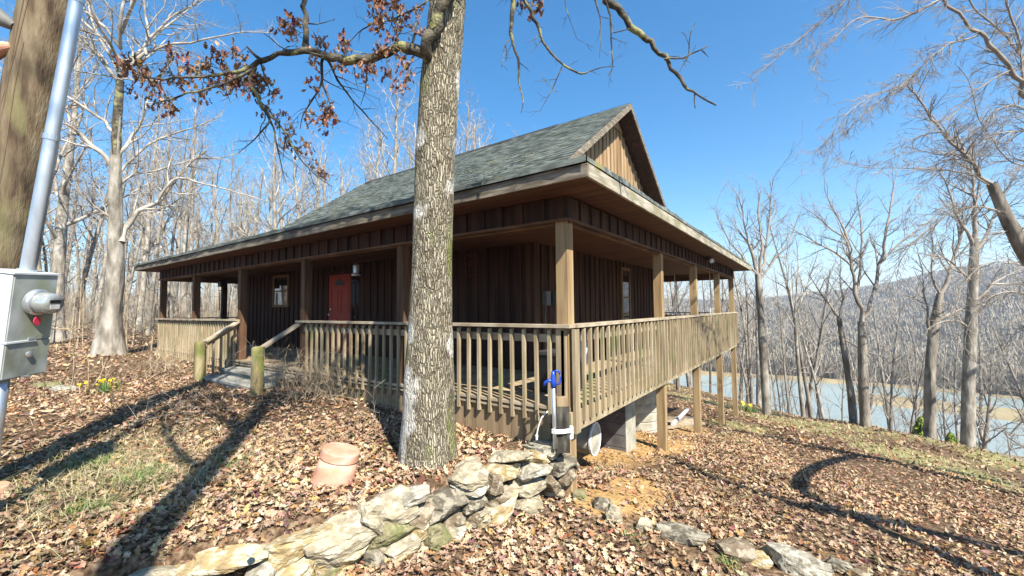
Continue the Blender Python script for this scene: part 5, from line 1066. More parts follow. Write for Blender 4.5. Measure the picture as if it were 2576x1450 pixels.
# sleeper stump with hydrant beside the corner post
hp = P(1396, 1120, 4.35); hz = P(1396, 1128, 4.35)[2]; hy = empty('yard_hydrant', (hp[0], hp[1], hz), 'blue frost free yard hydrant on a galvanised standpipe before the porch corner', 'hydrant')
zt = P(1394, 968, 4.35)[2]
m = MB(); m.tube([(hp[0], hp[1], hz), (hp[0]-.01, hp[1], zt)], .0215, 14); m.build('standpipe', M['galv'], hy, smooth=True)
m = MB(); c = np.array([hp[0]-.01, hp[1], zt]); rt_ = RC[:, 0]; m.lathe(c, [(.026, -.04), (.028, .0), (.034, .02), (.030, .05), (.024, .09), (.020, .13), (.001, .135)], 14)
m.tube([c + rt_*0 + [0, 0, .03], c - rt_*.05 + [0, 0, .035], c - rt_*.085 + [0, 0, .015], c - rt_*.092 - [0, 0, .02]], [.020, .017, .015, .014], 10); m.build('head', M['blue'], hy, smooth=True)
m = MB(); pts = [c + [0, 0, .12], c + rt_*.035 + [0, 0, .14], c + rt_*.068 + [0, 0, .12], c + rt_*.076 + [0, 0, .06], c + rt_*.066 + [0, 0, .0], c + rt_*.03 - [0, 0, .005]]
m.tube(pts, [.011, .013, .013, .012, .011, .008], 8); m.build('handle', M['blue'], hy, smooth=True)
sp_ = P(1416, 1120, 4.42); sz = P(1416, 1135, 4.42)[2]; zt2 = P(1416, 1022, 4.42)[2]
sl_ = empty('timber_stump', (sp_[0], sp_[1], sz), 'dark upright railway sleeper standing behind the blue hydrant', 'timber')
yw = math.atan2(RC[1, 0], RC[0, 0]); ro = np.array([[math.cos(yw), -math.sin(yw), 0], [math.sin(yw), math.cos(yw), 0], [0, 0, 1]])
m = MB(); m.bx(sp_[0]-.068, sp_[0]+.068, sp_[1]-.06, sp_[1]+.06, sz, zt2, ro); m.build('sleeper', M['sleeper'], sl_)
m = MB(); m.bx(sp_[0]-.062, sp_[0]+.06, sp_[1]-.055, sp_[1]+.05, zt2+.002, zt2+.09, ro); m.build('cap_block', M['skirt'], sl_)
# rope tie and coil
zc = P(1400, 1085, 4.35)[2]; rp = empty('rope_tie', (hp[0], hp[1], zc), 'white rope binding the hydrant pipe to the sleeper, coiled end at the post', 'rope')
m = MB(); f_ = -RC[:, 2]; A_ = hp.copy(); A_[2] = zc; S_ = sp_.copy(); S_[2] = zc
for k in range(3):
    dz = (k-1)*.016; m.tube([A_ - rt_*.03 - f_*.01 + [0, 0, dz], A_ - f_*.03 + [0, 0, dz], S_ - f_*.085 + [0, 0, dz], S_ + rt_*.085 - f_*.06 + [0, 0, dz+.004], S_ + rt_*.10 - f_*.02 + [0, 0, dz]], .008, 6)
m.build('rope', M['pvc'], rp)
kc = P(1432, 1090, 4.45); m = MB()
for k in range(7): m.lathe(kc + [0, 0, -.055 + .018*k], [(.042, 0), (.045, .004), (.045, .013), (.042, .017)], 14)
m.build('coil', M['pvc'], rp)
m = MB(); cbp = [P(1378, 1035, 4.55), P(1362, 1052, 4.5), P(1354, 1075, 4.5), P(1350, 1095, 4.5)]; m.tube(cbp, .008, 6); m.tube([cbp[-1], cbp[-1] - [0, 0, .05]], [.018, .012], 8)
tag(m.build('cord_end', M['pvc'], origin=tuple(cbp[-1])), 'short white cord with a plug hanging on the skirting left of the hydrant', 'cord')
# under the deck
def gzp(x, y): return gz1(x, y)
bz = gz1(-.45, 1.55); bn = empty('plastic_bin', (-.5, 1.5, bz), 'pale plastic barrel lying on its side under the deck corner', 'barrel')
axb = np.array([.995, .09, 0.0]); axb /= np.linalg.norm(axb); cb_ = np.array([-1.02, 1.24, -.84+.215])
m = MB(); m.lathe(cb_, [(.001, 0), (.185, 0), (.19, .02), (.20, .25), (.205, .5), (.21, .70)], 32, axb); m.build('body', M['plastic_bin'], bn, smooth=False)
m = MB(); m.lathe(cb_, [(.215, .69), (.226, .70), (.226, .725), (.21, .73), (.20, .712)], 32, axb); m.build('rim', M['pvc'], bn)
m = MB(); m.lathe(cb_, [(.20, .714), (.19, .722), (.001, .722)], 32, axb); m.build('lid', M['plastic_bin'], bn)
def pier(x0, x1, y0, y1, lab):
    z = gz1((x0+x1)/2, (y0+y1)/2) - .12; e = empty('block_pier', ((x0+x1)/2, (y0+y1)/2, z), lab, 'pier'); n = 6; top = -.17; h = (top - z)/n
    m = MB()
    for i in range(n): m.bx(x0, x1, y0, y1, z+i*h, z+(i+1)*h-.012).bx(x0+.01, x1-.01, y0+.01, y1-.01, z+(i+1)*h-.0121, z+(i+1)*h-.0001)
    m.build('blockwork', M['pier'], e); m = MB(); m.bx(x1+.0005, x1+.01, y0+.004, y1-.004, z, top-.001); m.build('sunlit_face', M['pierpale'], e)  # pale skin on the end stands for sunlight, the block is the same
pier(-1.15, -.45, 2.82, 3.30, 'square grey block pier with a pale sunlit end under the deck')
z = gz1(-.9, 5.4) - .1; e = empty('ribbed_tank', (-1.2, 5.4, z), 'round ribbed concrete ring column under the deck behind the square pier', 'column')
prof = []; n = 8; h = (-.17 - z)/n
for i in range(n): prof += [(.56, i*h+.003), (.575, i*h+.02), (.575, (i+1)*h-.02), (.56, (i+1)*h-.003)]
m = MB(); m.lathe((-1.2, 5.4, z), prof, 40); m.build('ring_stack', M['pierpale'], e, smooth=False)
m = MB(); m.lathe((-1.2, 5.4, z), [(.585, 0), (.585, .16), (.57, .17)], 40); m.build('base_ring', M['pier'], e)
# boards and pipe lying behind the second post
p, t = ground_hit(1715, 1070, 9); e = empty('board_stack', tuple(p), 'pale plywood sheet with boards lying on the slope between the deck posts', 'boards')
m = MB(); m.bx(p[0]-.45, p[0]+.45, p[1]-.35, p[1]+.35, p[2]+.10, p[2]+.13, ro, p); m.build('sheet', M['cap'], e); m = MB(); m.bx(p[0]-.4, p[0]+.3, p[1]-.4, p[1]-.32, p[2]-.05, p[2]+.098, ro, p).bx(p[0]-.3, p[0]+.4, p[1]+.3, p[1]+.38, p[2]-.05, p[2]+.098, ro, p); m.build('bearer', M['rail'], e)
a, b = P(1692, 1068, t-.8), P(1728, 1032, t+.3); m = MB(); m.tube([a, b], .045, 14); m.tube([b, b + [.02, .02, .05]], .05, 12)
tag(m.build('drain_pipe', M['pvc'], origin=tuple(a)), 'white plastic drain pipe propped across the plywood sheet', 'pipe')
m = MB(); p2, t2 = ground_hit(1690, 1082, 8); m.bar(p2 + [0, 0, .04] - rt_*.25, p2 + [0, 0, .10] + rt_*.15, .16, .03); tag(m.build('scrap_board', M['cap'], origin=tuple(p2)), 'short pale scrap board on the ground left of the plywood sheet', 'board')
# things on the porch
gb = empty('black_chest', (-.55, .75, DZ), 'low black deck box on the porch behind the corner railing', 'box'); m = MB(); m.bx(-.80, -.30, .55, .98, DZ+.03, .58); m.build('case', M['black'], gb); m = MB(); m.bx(-.82, -.28, .53, 1.0, .582, .62); m.build('lid', M['darkgrey'], gb)
V = []; m = MB(); q, qr = resample([(-.20, .62, .88), (-.18, .66, .80), (-.16, .70, .68), (-.17, .74, .52), (-.20, .76, .45)], [.03, .075, .10, .07, .01], .02); Vv, Ff = lump(q, qr, 14, 6, .3)
tag(link('white_bag', mesh_np('white_bag', Vv, [Ff], M['cloth'], smooth=True), origin=(-.18, .7, .6)), 'white cloth bag hanging inside the corner of the right railing', 'bag')
for i, (y0, l) in enumerate(((2.34, 'left of the two grey electrical boxes on the side wall, cable below'), (2.70, 'right of the two grey electrical boxes on the side wall, cable below'))):
    e = empty('electrical_box', (WX1+.03, y0+.1, 1.25), l, 'box', 'electrical boxes on the side wall'); m = MB(); m.bx(WX1+.031, WX1+.11, y0, y0+.17, 1.24, 1.50); m.build('enclosure', M['greybox'], e)
    m = MB(); m.bx(WX1+.111, WX1+.12, y0+.008, y0+.162, 1.25, 1.495); m.build('cover', M['greybox'], e); m = MB(); m.tube([(WX1+.06, y0+.07, 1.24), (WX1+.055, y0+.06, .9), (WX1+.05, y0+.06, DZ)], .010, 6); m.build('cable', M['greybox'], e)
# red swirl ornament on the front wall
oc = np.array([-3.21, WY0-.05, 2.03]); e = empty('wall_ornament', tuple(oc), 'thin red metal ring ornament hung on the dark front wall', 'ornament'); m = MB()
for (cx, cz, r, a0, a1) in ((0, -.05, .15, 0, 6.28), (-.05, .12, .12, .3, 4.2), (.06, .12, .10, -1.2, 2.6), (0, -.05, .09, .5, 4.0)): m.tube([oc + [cx + r*math.cos(a), 0, cz + r*math.sin(a)] for a in np.linspace(a0, a1, 22)], .006, 5)
m.tube([oc + [0, 0, .25], oc + [0, 0, .32]], .003, 4); m.build('wire_ring', mat('dull_red_metal', (.22, .045, .04), .5), e)
# wind chimes
def chime(c, lab, lantern=True, n=6, L=.55, s=1.0):
    c = np.array(c, float); e = empty('wind_chime', tuple(c), lab, 'wind chime'); z = 0
    if lantern:
        m = MB(); m.lathe(c, [(.075*s, -.22*s), (.08*s, -.20*s), (.05*s, -.17*s), (.045*s, -.06*s), (.06*s, -.04*s), (.03*s, 0)], 14); m.build('lantern', M['galv'], e)
        m = MB(); m.tube([c + [.09*s*math.cos(a), 0, -.10*s + .10*s*math.sin(a)] for a in np.linspace(-.6, 3.74, 18)], .004, 5); m.build('bail', M['galv'], e); z = -.30*s
    else:
        m = MB(); m.prism([c + [-.10*s, -.07*s, 0], c + [.10*s, -.07*s, 0], c + [.10*s, -.07*s, -.13*s], c + [-.10*s, -.07*s, -.13*s]], (0, .14*s, 0)); m.add([c + [-.13*s, -.1*s, 0.001], c + [.13*s, -.1*s, 0.001], c + [.13*s, .1*s, .001], c + [-.13*s, .1*s, .001], c + [0, 0, .09*s]], [(0, 1, 4), (1, 2, 4), (2, 3, 4), (3, 0, 4), (3, 2, 1, 0)]); m.build('birdhouse', M['black'], e); z = -.22*s
    m = MB(); m.lathe(c, [(.075*s, z-.02), (.075*s, z)], 14); m.build('disc', M['black'], e)
    for k in range(n):
        a = k/n*6.28; l = L*(.75 + .25*((k*3) % n)/n); m = MB(); x, y = c[0] + .055*s*math.cos(a), c[1] + .055*s*math.sin(a); m.tube([(x, y, c[2]+z-.05), (x, y, c[2]+z-.05-l)], .012*s, 8).tube([(x, y, c[2]+z-.02), (x, y, c[2]+z-.05)], .002, 4); m.build('tube', M['black'], e)
    m = MB(); m.tube([c + [0, 0, z], c + [0, 0, z-L-.15]], .002, 4).lathe(c + [0, 0, z-L-.2], [(.001, 0), (.03*s, .01), (.03*s, .05), (.001, .06)], 10); m.tube([c + [0, 0, .0], [c[0], c[1], 2.36]], .003, 4); m.build('striker', M['black'], e)
chime((-5.0, .7, 2.10), 'dark wind chime below a small metal lantern hanging before the red door', True, 6, .55, 1.1)
chime((-12.9, 1.25, 2.12), 'black birdhouse wind chime hanging at the left end of the porch', False, 5, .62, 1.15)
# porch swing ropes at the lake end
e = empty('porch_swing', (-1.2, 11.2, .5), 'porch swing hanging by pale ropes at the lake end of the porch', 'swing')
for x in (-1.75, -.6):
    m = MB(); m.tube([(x, 11.1, .62), (x+.02, 11.25, 1.6), (x, 11.3, 2.36)], .012, 6); m.build('rope', M['pvc'], e)
    m = MB(); m.tube([(x, 11.5, .62), (x+.02, 11.4, 1.6), (x, 11.3, 2.36)], .012, 6); m.build('rope', M['pvc'], e)
m = MB()
for k in range(5): m.bx(-1.85, -.5, 11.02+.1*k, 11.10+.1*k, .58, .60)
m.build('seat', M['post'], e)
# floodlight under the eave
e = empty('eave_floodlight', (.08, 7.4, 2.42), 'twin white floodlight fixed under the right eave', 'lamp'); m = MB(); m.lathe((.09, 7.4, 2.40), [(.05, .06), (.05, 0), (.02, -.02)], 14); m.build('mount', M['darkgrey'], e)
for sg in (-1, 1): m = MB(); m.lathe((.12, 7.4+sg*.07, 2.37), [(.03, 0), (.055, .07), (.06, .11), (.001, .112)], 16, (.8, sg*.35-.3, -.35)); m.build('lamp_head', M['pvc'] if sg < 0 else M['darkgrey'], e)
# daffodils
def daff(x, y, n, fl, lab, s=1.0, t0=8):
    p, t = ground_hit(x, y, t0); e = empty('daffodil_clump', tuple(p), lab, 'daffodils'); R_ = np.random.RandomState(int(x)); V = []; F = []
    for i in range(n):
        a = R_.rand()*6.3; l = R_.uniform(.18, .34)*s; tl = R_.uniform(.1, .55); b = p + np.array([R_.normal(0, .09*s), R_.normal(0, .09*s), 0]); d = np.array([math.cos(a)*tl, math.sin(a)*tl, 1]); sd_ = np.array([-math.sin(a), math.cos(a), 0])*.008
        k = len(V); V += [b-sd_, b+sd_, b+d*l*.6+sd_, b+d*l*.6-sd_, b + d*l*np.array([1.2, 1.2, .97])]; F += [(k, k+1, k+2, k+3)]; F += [(k+3, k+2, k+4, k+4)]
    F3 = [f[:3] for f in F if f[2] == f[3] or f[3] == f[2]+0]
    me = mesh_np('leaf_tuft', np.array(V), [np.array([f for f in F if len(set(f)) == 4]), np.array([f[:3] for f in F if len(set(f)) == 3])], M['green']); link('leaf_tuft', me, e)
    for i in range(fl):
        c = p + np.array([R_.normal(0, .13*s), R_.normal(0, .13*s), R_.uniform(.2, .3)*s]); m = MB(); ax = (R_.normal(0, .4)+.5, R_.normal(0, .4)-.5, .5); m.lathe(c, [(.008, -.01), (.03*s, 0), (.032*s, .004), (.012, .006), (.014, .03), (.004, .031)], 8, ax); m.tube([c, [c[0], c[1], p[2]]], .003, 4); m.build('flower', M['yellow'], e)
daff(262, 990, 40, 9, 'yellow daffodils in the leaves near the left edge', .8, 8); daff(1885, 1040, 60, 6, 'daffodil clump at the lawn edge right of the deck posts', 1.5, 16); daff(1650, 1018, 60, 3, 'green daffodil clump seen between the deck posts', 1.3, 14)
# young cedars beyond the crest
def cedar(x, d, h, lab, seed, zy):
    p = P(x, zy, d); e = empty('young_cedar', tuple(p), lab, 'shrub'); R_ = np.random.RandomState(seed); n = 1500; zz = R_.rand(n)**.8*h; rr = (1-zz/h*.8)*h*.42*np.sqrt(R_.rand(n))*R_.uniform(.6, 1.2, n); a = R_.rand(n)*6.3
    pos = p + np.stack([rr*np.cos(a), rr*np.sin(a), zz], 1); V, F, tt = leaves(pos, R_.uniform(.08, .2, n), R_.normal(0, .4, n), R_.uniform(-1.4, -.2, n), a + math.pi, R_.uniform(0, .3, n), np.ones((n, 3)), 1)
    me = mesh_np('foliage', V, [F], M['cedar'], tint=tt); link('foliage', me, e); m = MB(); m.tube([p - [0, 0, .6], p + [0, 0, h*.8]], [.04, .01], 6); m.build('stem', M['vine'], e)
cedar(2440, 16.5, .95, 'bright yellow green cedar bush just below the lawn edge at the right', 1, 1150); cedar(2395, 17.5, .8, 'smaller green cedar beside the tallest crest trunk', 2, 1140); cedar(2320, 18, .9, 'thin dull green cedar behind the crest trunks', 3, 1105)

# ------------------------------------------------------------------ leaf litter, grass, brush, sticks
R_ = np.random.RandomState(321)
fwd2 = -RC[:2, 2]; a0 = math.atan2(fwd2[1], fwd2[0])
def scatter(n, r0, r1, half=66, pw=1.0):
    u = R_.rand(n); r = (r0**(2*pw) + u*(r1**(2*pw) - r0**(2*pw)))**(1/(2*pw)); a = a0 + np.radians(R_.uniform(-half, half, n)); return CAM[0] + r*np.cos(a), CAM[1] + r*np.sin(a), r
def keep_mask(x, y):
    inh = (x > XL-.02) & (x < XR+.02) & (y > 0.06) & (y < YB)
    k = ~(inh & (y > 1.2) & (x < -1.2)) 
    k &= ~((x > XL) & (x < 0) & (y > 0.03) & (x < -.3) & (y < 1.3))
    cl = clay_mask(x, y); k &= R_.rand(len(x)) > sstep(.38, .75, cl)*.86
    k &= ~((np.abs(x+7.05) < 1.3) & (y > -.8) & (y < .1))
    gm = grass_mask(x, y); k &= R_.rand(len(x)) > sstep(.35, .7, gm)*.45
    pn = fbm(x*.9, y*.9, 8, 3); k &= R_.rand(len(x)) < .74 + pn*1.0
    return k
def litter(n, r0, r1, smin, smax, tm, half=66, pw=1.0, tilt=.45):
    x, y, r = scatter(n, r0, r1, half, pw); k = keep_mask(x, y); x, y, r = x[k], y[k], r[k]; n = len(x)
    s, w_ = wall_sd(x, y); e = .05
    z = gz(x, y); gx = (gz(x+e, y)-z)/e; gy = (gz(x, y+e)-z)/e
    steep = np.hypot(gx, gy) > 9; x, y, z, gx, gy, r = x[~steep], y[~steep], z[~steep], gx[~steep], gy[~steep], r[~steep]; n = len(x)
    sz = R_.uniform(smin, smax, n); tt = tints(n, R_)
    d = fbm(x*1.1+5, y*1.1, 2, 3); tt = tt*(1 + .55*d)[:, None]; tt = np.clip(tt, .02, 1)
    V, F, tt = leaves(np.stack([x, y, z + R_.uniform(.005, .04, n)], 1), sz, R_.normal(0, tilt, n) + gy, R_.normal(0, tilt, n) - gx, R_.uniform(0, 6.3, n), R_.uniform(.1, 1.0, n), tt, tm)
    return V, F, tt
def join(L): 
    o = 0; Fs = []
    for V, F, t in L: Fs.append(F+o); o += len(V)
    return np.vstack([l[0] for l in L]), np.vstack(Fs), np.vstack([l[2] for l in L])
V, F, tt = join([litter(38000, 1.6, 6.2, .045, .10, 0), litter(90000, 5.5, 13, .05, .10, 1), litter(70000, 12, 34, .10, .17, 1, 60), litter(3000, 34, 70, .15, .3, 1, 60)])
tag(link('leaf_litter', mesh_np('leaf_litter', V, [F], M['leaf'], tint=tt)), kind='stuff')
print('litter', len(F))
def blades(n, x, y, l0, l1, pal, w=.003, droop=.9):
    z = gz(x, y); a = R_.rand(n)*6.3; l = R_.uniform(l0, l1, n); ln = R_.uniform(.2, droop, n)
    b = np.stack([x, y, z], 1); dr = np.stack([np.cos(a)*ln, np.sin(a)*ln, np.ones(n)], 1); sd_ = np.stack([-np.sin(a), np.cos(a), np.zeros(n)], 1)*w
    m1 = b + dr*l[:, None]*.5; tp = b + dr*l[:, None]*np.array([1.3, 1.3, .72])
    V = np.stack([b-sd_, b+sd_, m1+sd_*.8, m1-sd_*.8, tp], 1).reshape(-1, 3); o = np.arange(n)[:, None]*5
    t = np.repeat(np.clip(np.array(pal)[R_.choice(len(pal), n)]*R_.uniform(.7, 1.2, (n, 1)), 0, 1), 5, 0)
    return V, o + np.array([0, 1, 2, 3]), o + np.array([3, 2, 4]), t
straw = [(.38, .33, .18), (.33, .28, .15), (.44, .39, .24), (.24, .24, .08)]; green = [(.09, .18, .04), (.13, .22, .05), (.18, .25, .08), (.28, .28, .12)]
# straw over the lawn crest and the bank at the left
bx = []
x, y, r = scatter(90000, 8, 24, 60); g = grass_mask(x, y); k = (g > .38) & (R_.rand(len(x)) < g) & ~((x < 0) & (x > XL) & (y > 0) & (y < YB)); x, y = x[k], y[k]; bx.append(blades(len(x), x, y, .04, .10, straw, .006, 1.6))
x = R_.normal(-3.2, .8, 4200); y = R_.normal(-3.0, .5, 4200); bx.append(blades(4200, x, y, .05, .17, straw, .0022, 2.2))
def join4(L):
    o = 0; A = []; B = []
    for V, q, t3, t in L: A.append(q+o); B.append(t3+o); o += len(V)
    return np.vstack([l[0] for l in L]), np.vstack(A), np.vstack(B), np.vstack([l[3] for l in L])
V, q, t3, t = join4(bx); tag(link('dry_grass', mesh_np('dry_grass', V, [q, t3], M['grass'], tint=t)), kind='stuff')
for i, (px, py, n, s, lab) in enumerate([(230, 1180, 260, 1, 'bright green grass tuft left of the broad tree shadow'), (360, 1210, 260, 1.2, 'tall green yellow grass tuft right of the broad tree shadow'), (340, 1160, 120, .8, 'small green tuft at the edge of the shadow'), (210, 1290, 150, .7, 'small green tuft lower left in the leaves'), (600, 1170, 120, .8, 'thin green tuft left of the terracotta pipe'),
                                   (1590, 1355, 70, .6, 'tiny green tuft above the upright pale stone'), (255, 1285, 120, .7, 'dark green tuft beside the lower left shadow'), (1830, 1420, 60, .6, 'tiny green tuft behind the loose stones')]):
    p, t = ground_hit(px, py, 4); x = p[0] + R_.normal(0, .09*s, n); y = p[1] + R_.normal(0, .09*s, n); V, q, t3, tt = blades(n, x, y, .05*s, .15*s, green, .0028, 1.2)
    tag(link('grass_tuft', mesh_np('grass_tuft', V, [q, t3], M['grass'], tint=tt), origin=tuple(p)), lab, 'grass tuft', 'green grass tufts')
# brushy shrubs
BP = dict(max=4, nk=[0, 4, 4, 3.5, 2.5], ang=(25, 75), ratio=.5, minl=.04, minr=.0016, wob=.20, up=.02)
def shrub(px, py, t0, n, H, spread, lab, mt='twig', seed=0, lean=(0, 0), r=.006, lv=2, cat='shrub', name='dry_shrub', grp=None, arch=-.03):
    p, t = ground_hit(px, py, t0); T_ = Tree(seed + 900); prm = dict(BP, up=arch)
    for i in range(n):
        a = T_.r.rand()*6.3; s = T_.r.rand()**.6; b = p + np.array([T_.r.normal(0, spread*.28), T_.r.normal(0, spread*.28), -.02])
        T_.branch(b, (math.cos(a)*s*spread/H + lean[0], math.sin(a)*s*spread/H + lean[1], 1), H*T_.r.uniform(.5, 1.1), r*T_.r.uniform(.6, 1), lv, prm)
    o = link(name, T_.mesh(name, M[mt], False), origin=tuple(p)); return tag(o, lab, cat, grp)
shrub(775, 1000, 5.6, 64, .95, .95, 'tangled dry shrub full of twigs against the railing right of the steps', 'twig', 1)
shrub(715, 985, 6.2, 22, .8, .45, 'dense low dry brush beside the right newel post', 'twig', 2)
shrub(850, 1010, 5.8, 18, .8, .7, 'arching bare canes between the dry shrub and the oak', 'twig', 3, (.1, 0))
shrub(945, 1095, 4.6, 6, .75, .3, 'two thin upright twigs left of the oak base', 'twig_pale', 4, r=.004, lv=3)
shrub(450, 935, 9, 26, .9, 1.0, 'straw coloured brush in front of the left railing', 'twig', 5)
shrub(400, 925, 9.5, 20, .8, 1.0, 'straw coloured brush at the far left railing', 'twig', 6)
shrub(330, 960, 7.5, 14, .7, .7, 'thin bare bush left of the steps', 'twig', 7)
shrub(270, 1040, 5.5, 8, .62, .5, 'sparse upright twigs in front of the daffodils', 'twig', 8, r=.005)
shrub(415, 1050, 5.0, 9, .55, .6, 'low spreading twigs in leaves below the steps', 'twig_pale', 9, r=.004)
shrub(480, 1060, 4.6, 3, .95, .2, 'single pale stem standing in leaves below the left newel', 'twig_pale', 10, r=.004, lv=3)
shrub(225, 975, 7, 5, 1.3, .5, 'dark leafless sapling shrub near the pale left oak', 'twig', 11, r=.012)
shrub(145, 1010, 5.5, 5, .9, .6, 'leaning twigs behind the meter pole shadow', 'vine', 12, r=.006)
shrub(600, 1010, 6.2, 5, 1.15, .9, 'long arching bramble canes over the steps', 'twig_pale', 13, (-.25, .0), r=.004, lv=3, arch=-.10)
for i in range(120):
    px = R_.uniform(100, 640); d = R_.uniform(13, 36); x, y = at(px, d)
    if x > -15.2 and y > -2: continue
    pk = 'sapling' if i % 2 else 'sapling2'; plant(pk, x, y, R_.uniform(.45, .95), R_.rand()*6.3, 'thin tan undergrowth sapling ' + ('left of the tall pale oak' if px < 270 else 'between the tall pale oak and the porch'), 'undergrowth saplings on the left', 'sapling', 'thin_sapling')
for i in range(60):
    px = R_.uniform(1690, 2680); d = R_.uniform(18.5, 30); x, y = at(px, d)
    if .705*x + .709*y < 13.2: continue
    plant('sapling' if i % 2 else 'sapling2', x, y, R_.uniform(.5, 1.0), R_.rand()*6.3, 'thin brushy sapling below the lawn edge ' + ('seen by the deck posts' if px < 1880 else 'before the left crest trees' if px < 2180 else 'under the right crest trees'), 'brush saplings below the lawn', 'sapling', 'thin_sapling')
p, t = ground_hit(2405, 1250, 5)
shrub(2405, 1250, 5, 2, .55, .1, 'lone pale twig standing in the leaves of the right slope', 'twig_pale', 20, r=.004, lv=3); shrub(2095, 1210, 6, 2, .35, .1, 'short forked pale twig in the middle of the leafy slope', 'twig_pale', 21, r=.005, lv=3)
# fallen sticks
for i, (a, b, r, lab) in enumerate([((560, 1290), (780, 1165), .008, 'long pale fallen stick left of the terracotta pipe'), ((300, 1085), (480, 1040), .006, 'thin fallen stick below the steps'), ((330, 1175), (400, 1150), .005, 'short fallen twig beside the green tuft'), ((1000, 1090), (930, 1080), .005, 'pale twig on the shaded leaves left of the oak'),
                                ((1565, 1285), (1500, 1262), .005, 'short twig on the orange clay'), ((2020, 1330), (1900, 1290), .006, 'thin fallen stick on the right slope')]):
    A_, _ = ground_hit(*a, 4); B_, _ = ground_hit(*b, 4); T_ = Tree(300+i); q = np.array([A_ + (B_-A_)*s for s in np.linspace(0, 1, 7)]); q[:, 2] = gz(q[:, 0], q[:, 1]) + .035; q += T_.r.normal(0, .012, q.shape)
    T_.put(q, np.linspace(r, r*.4, 7), 5); T_.kids(q, np.linspace(r, r*.4, 7), 3, dict(BP, up=0), .3, 3, .2); tag(link('fallen_stick', T_.mesh('fallen_stick', M['twig_pale']), origin=tuple(A_)), lab, 'stick', 'fallen sticks')

# ------------------------------------------------------------------ trees behind the camera: only their shade is seen
def shade(px, py, run, key, s, lab, off=0):
    p, t = ground_hit(px, py, 4); b = p[:2] + sd*run; plant(key, b[0], b[1], s, 1.3*run, lab, None, 'tree', 'bare_tree')
def shade_tree(lab, runs, base, seed):
    e = empty('bare_tree', (base[0], base[1], gz1(*base)), lab, 'tree'); T_ = Tree(seed); first = None
    for pxs, h0, h1, r0, r1, nk in runs:
        hs_ = np.linspace(h0, h1, len(pxs)); pts = [ground_hit(x, y, 4)[0] + SUN*h for (x, y), h in zip(pxs, hs_)]; q, qr = resample(pts, np.linspace(r0, r1, len(pts)), .12)
        T_.put(q, qr, 7); T_.kids(q, qr, 2, dict(CPm, up=.02), .1, nk, 1.1); first = first or q[0]*1.0 if first is None else first
        root = np.array([base[0], base[1], gz1(*base) - .2]); m_ = (root + q[0])/2 + [0, 0, .3]; q2, r2 = resample([root, m_, q[0]], [r0*1.5, r0*1.3, r0], .3); V, F = lump(q2, r2, 10, seed, .08, .2); link('trunk', mesh_np('trunk', V, [F], M['bark_grey'], smooth=True), e)
    link('branch', T_.mesh('branch', M['bark_grey']), e)
shade_tree('bare tree outside the right of the picture whose curved limb shades the slope', [([(2620, 1530), (2576, 1500), (2450, 1440), (2300, 1368), (2150, 1305), (2045, 1262), (2006, 1236), (2012, 1200), (2060, 1170), (2120, 1154), (2170, 1147)], 4.0, 5.6, .13, .075, 5)], (9.0, -1.2), 81)
shade_tree('bare tree far outside the right of the picture shading the lawn crest', [([(2640, 1245), (2576, 1226), (2400, 1188), (2170, 1150), (2000, 1112), (1840, 1084)], 7.5, 9.0, .18, .06, 8), ([(2300, 1330), (2010, 1275), (1900, 1240), (1800, 1212), (1680, 1150)], 8.0, 8.5, .12, .07, 7), ([(2640, 1165), (2400, 1112), (2200, 1085)], 9, 10, .14, .07, 5)], (13.0, 3.0), 82)
b_ = np.array([-1.81, -3.55]) + sd*5.0 + np.array([-.25, -.40]); plant('tall_grey2', b_[0], b_[1], 1.15, 1.2, 'bare tree behind the camera casting the shadow band over the lower left leaves', None)

# ------------------------------------------------------------------ far woods on the valley sides
n = 42000; az = np.radians(R_.uniform(-12, 68, n)); r = 205 + (R_.rand(n)**1.5)*800
dirx = RC[0, 0]*np.sin(az)[:, None]*1.0; X_ = CAM[0] + r*(np.sin(az)*RC[0, 0] - np.cos(az)*RC[0, 2]); Y_ = CAM[1] + r*(np.sin(az)*RC[1, 0] - np.cos(az)*RC[1, 2])
Z_ = gz(X_, Y_); ok = Z_ > -27.8; X_, Y_, Z_, r = X_[ok], Y_[ok], Z_[ok], r[ok]; n = len(X_)
nb = 7; a = R_.rand(n, nb)*6.3; sp = R_.uniform(.5, 2.6, (n, nb)); h = R_.uniform(4, 8, (n, 1))*R_.uniform(.5, 1, (n, nb)); b = np.stack([X_, Y_, Z_ - .5], 1)[:, None].repeat(nb, 1); b[..., 2] += R_.uniform(0, 3, (n, nb))
w_ = (.12 + r/1100.)[:, None, None]; sd2 = np.stack([-np.sin(a), np.cos(a), 0*a], -1)*w_
tp = b + np.stack([np.cos(a)*sp, np.sin(a)*sp, h], -1)
V = np.stack([b-sd2*.6, b+sd2*.6, tp + sd2*.5, tp - sd2*.5], 2).reshape(-1, 3); F = np.arange(n*nb*4).reshape(-1, 4)
tag(link('far_woodland', mesh_np('far_woodland', V, [F], M['twig_far'])), kind='stuff')
n = 5200; az = np.radians(R_.uniform(-72, 8, n)); r = R_.uniform(75, 420, n)
X_ = CAM[0] + r*(np.sin(az)*RC[0, 0] - np.cos(az)*RC[0, 2]); Y_ = CAM[1] + r*(np.sin(az)*RC[1, 0] - np.cos(az)*RC[1, 2]); Z_ = np.maximum(gz(X_, Y_), -16); n = len(X_); nb = 12
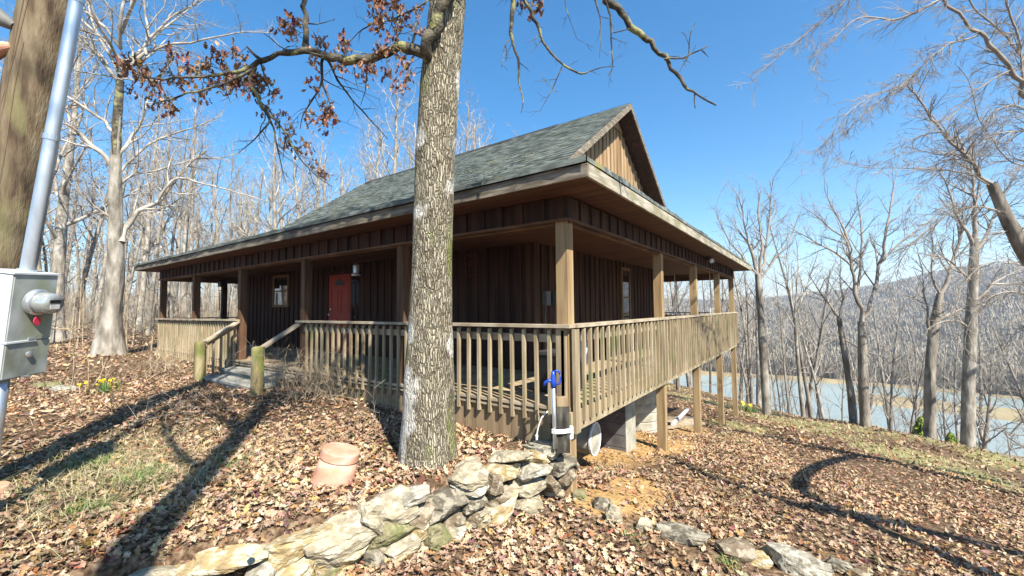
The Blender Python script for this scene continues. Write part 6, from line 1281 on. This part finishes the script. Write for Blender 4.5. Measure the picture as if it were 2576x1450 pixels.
a = R_.rand(n, nb)*6.3; sp = R_.uniform(.3, 3.2, (n, nb)); h = R_.uniform(9, 15, (n, 1))*R_.uniform(.55, 1, (n, nb)); b = np.stack([X_, Y_, Z_ - .5], 1)[:, None].repeat(nb, 1); b[..., 2] += R_.uniform(0, 5, (n, nb))
w_ = (.03 + r/2600.)[:, None, None]; sd2 = np.stack([-np.sin(a), np.cos(a), 0*a], -1)*w_; tp = b + np.stack([np.cos(a)*sp, np.sin(a)*sp, h], -1)
V = np.stack([b-sd2, b+sd2, tp + sd2*.3, tp - sd2*.3], 2).reshape(-1, 3); F = np.arange(n*nb*4).reshape(-1, 4)
tag(link('distant_woodland', mesh_np('distant_woodland', V, [F], M['twig_far'])), kind='stuff')
# a beech that kept its pale leaves
bp_ = at(175, 19); bt = plant('tall_grey2', bp_[0], bp_[1], .72, 2.2, 'tree in the left woods still holding a haze of pale tan leaves', None)
n = 5200; zz = R_.uniform(1.5, 9.0, n); rr = (3.4 - .25*zz)*np.sqrt(R_.rand(n)); a = R_.rand(n)*6.3; kk = fbm(rr*np.cos(a)*.9, rr*np.sin(a)*.9, zz*1.4, 3) > .0
pos = np.stack([rr*np.cos(a), rr*np.sin(a), zz], 1)[kk]; n = len(pos)
V, F, tt = leaves(pos, R_.uniform(.07, .13, n), R_.normal(0, .8, n), R_.normal(0, .8, n), R_.rand(n)*6.3, R_.uniform(0, 1, n), tints(n, R_, np.array([(.62, .48, .28), (.55, .40, .22), (.68, .56, .36)]), np.ones(3)/3), 1)
o = bpy.data.objects.new('foliage', mesh_np('foliage', V, [F], M['leaf'], tint=tt)); COL.objects.link(o); o.parent = bt; o.scale = (1/.72,)*3
# haze
def haze(dens):
    m = bpy.data.materials.new('haze_air'); m.use_nodes = True; t = m.node_tree; t.nodes.clear(); o = t.nodes.new('ShaderNodeOutputMaterial'); v = t.nodes.new('ShaderNodeVolumePrincipled')
    v.inputs['Color'].default_value = (.86, .91, 1.0, 1); v.inputs['Density'].default_value = dens; v.inputs['Anisotropy'].default_value = .2; t.links.new(v.outputs[0], o.inputs['Volume'])
    b = MB(); b.bx(-2400, 2400, -2400, 2400, -75, 130); ob = b.build('haze', m); tag(ob, kind='stuff')
haze(.00052)
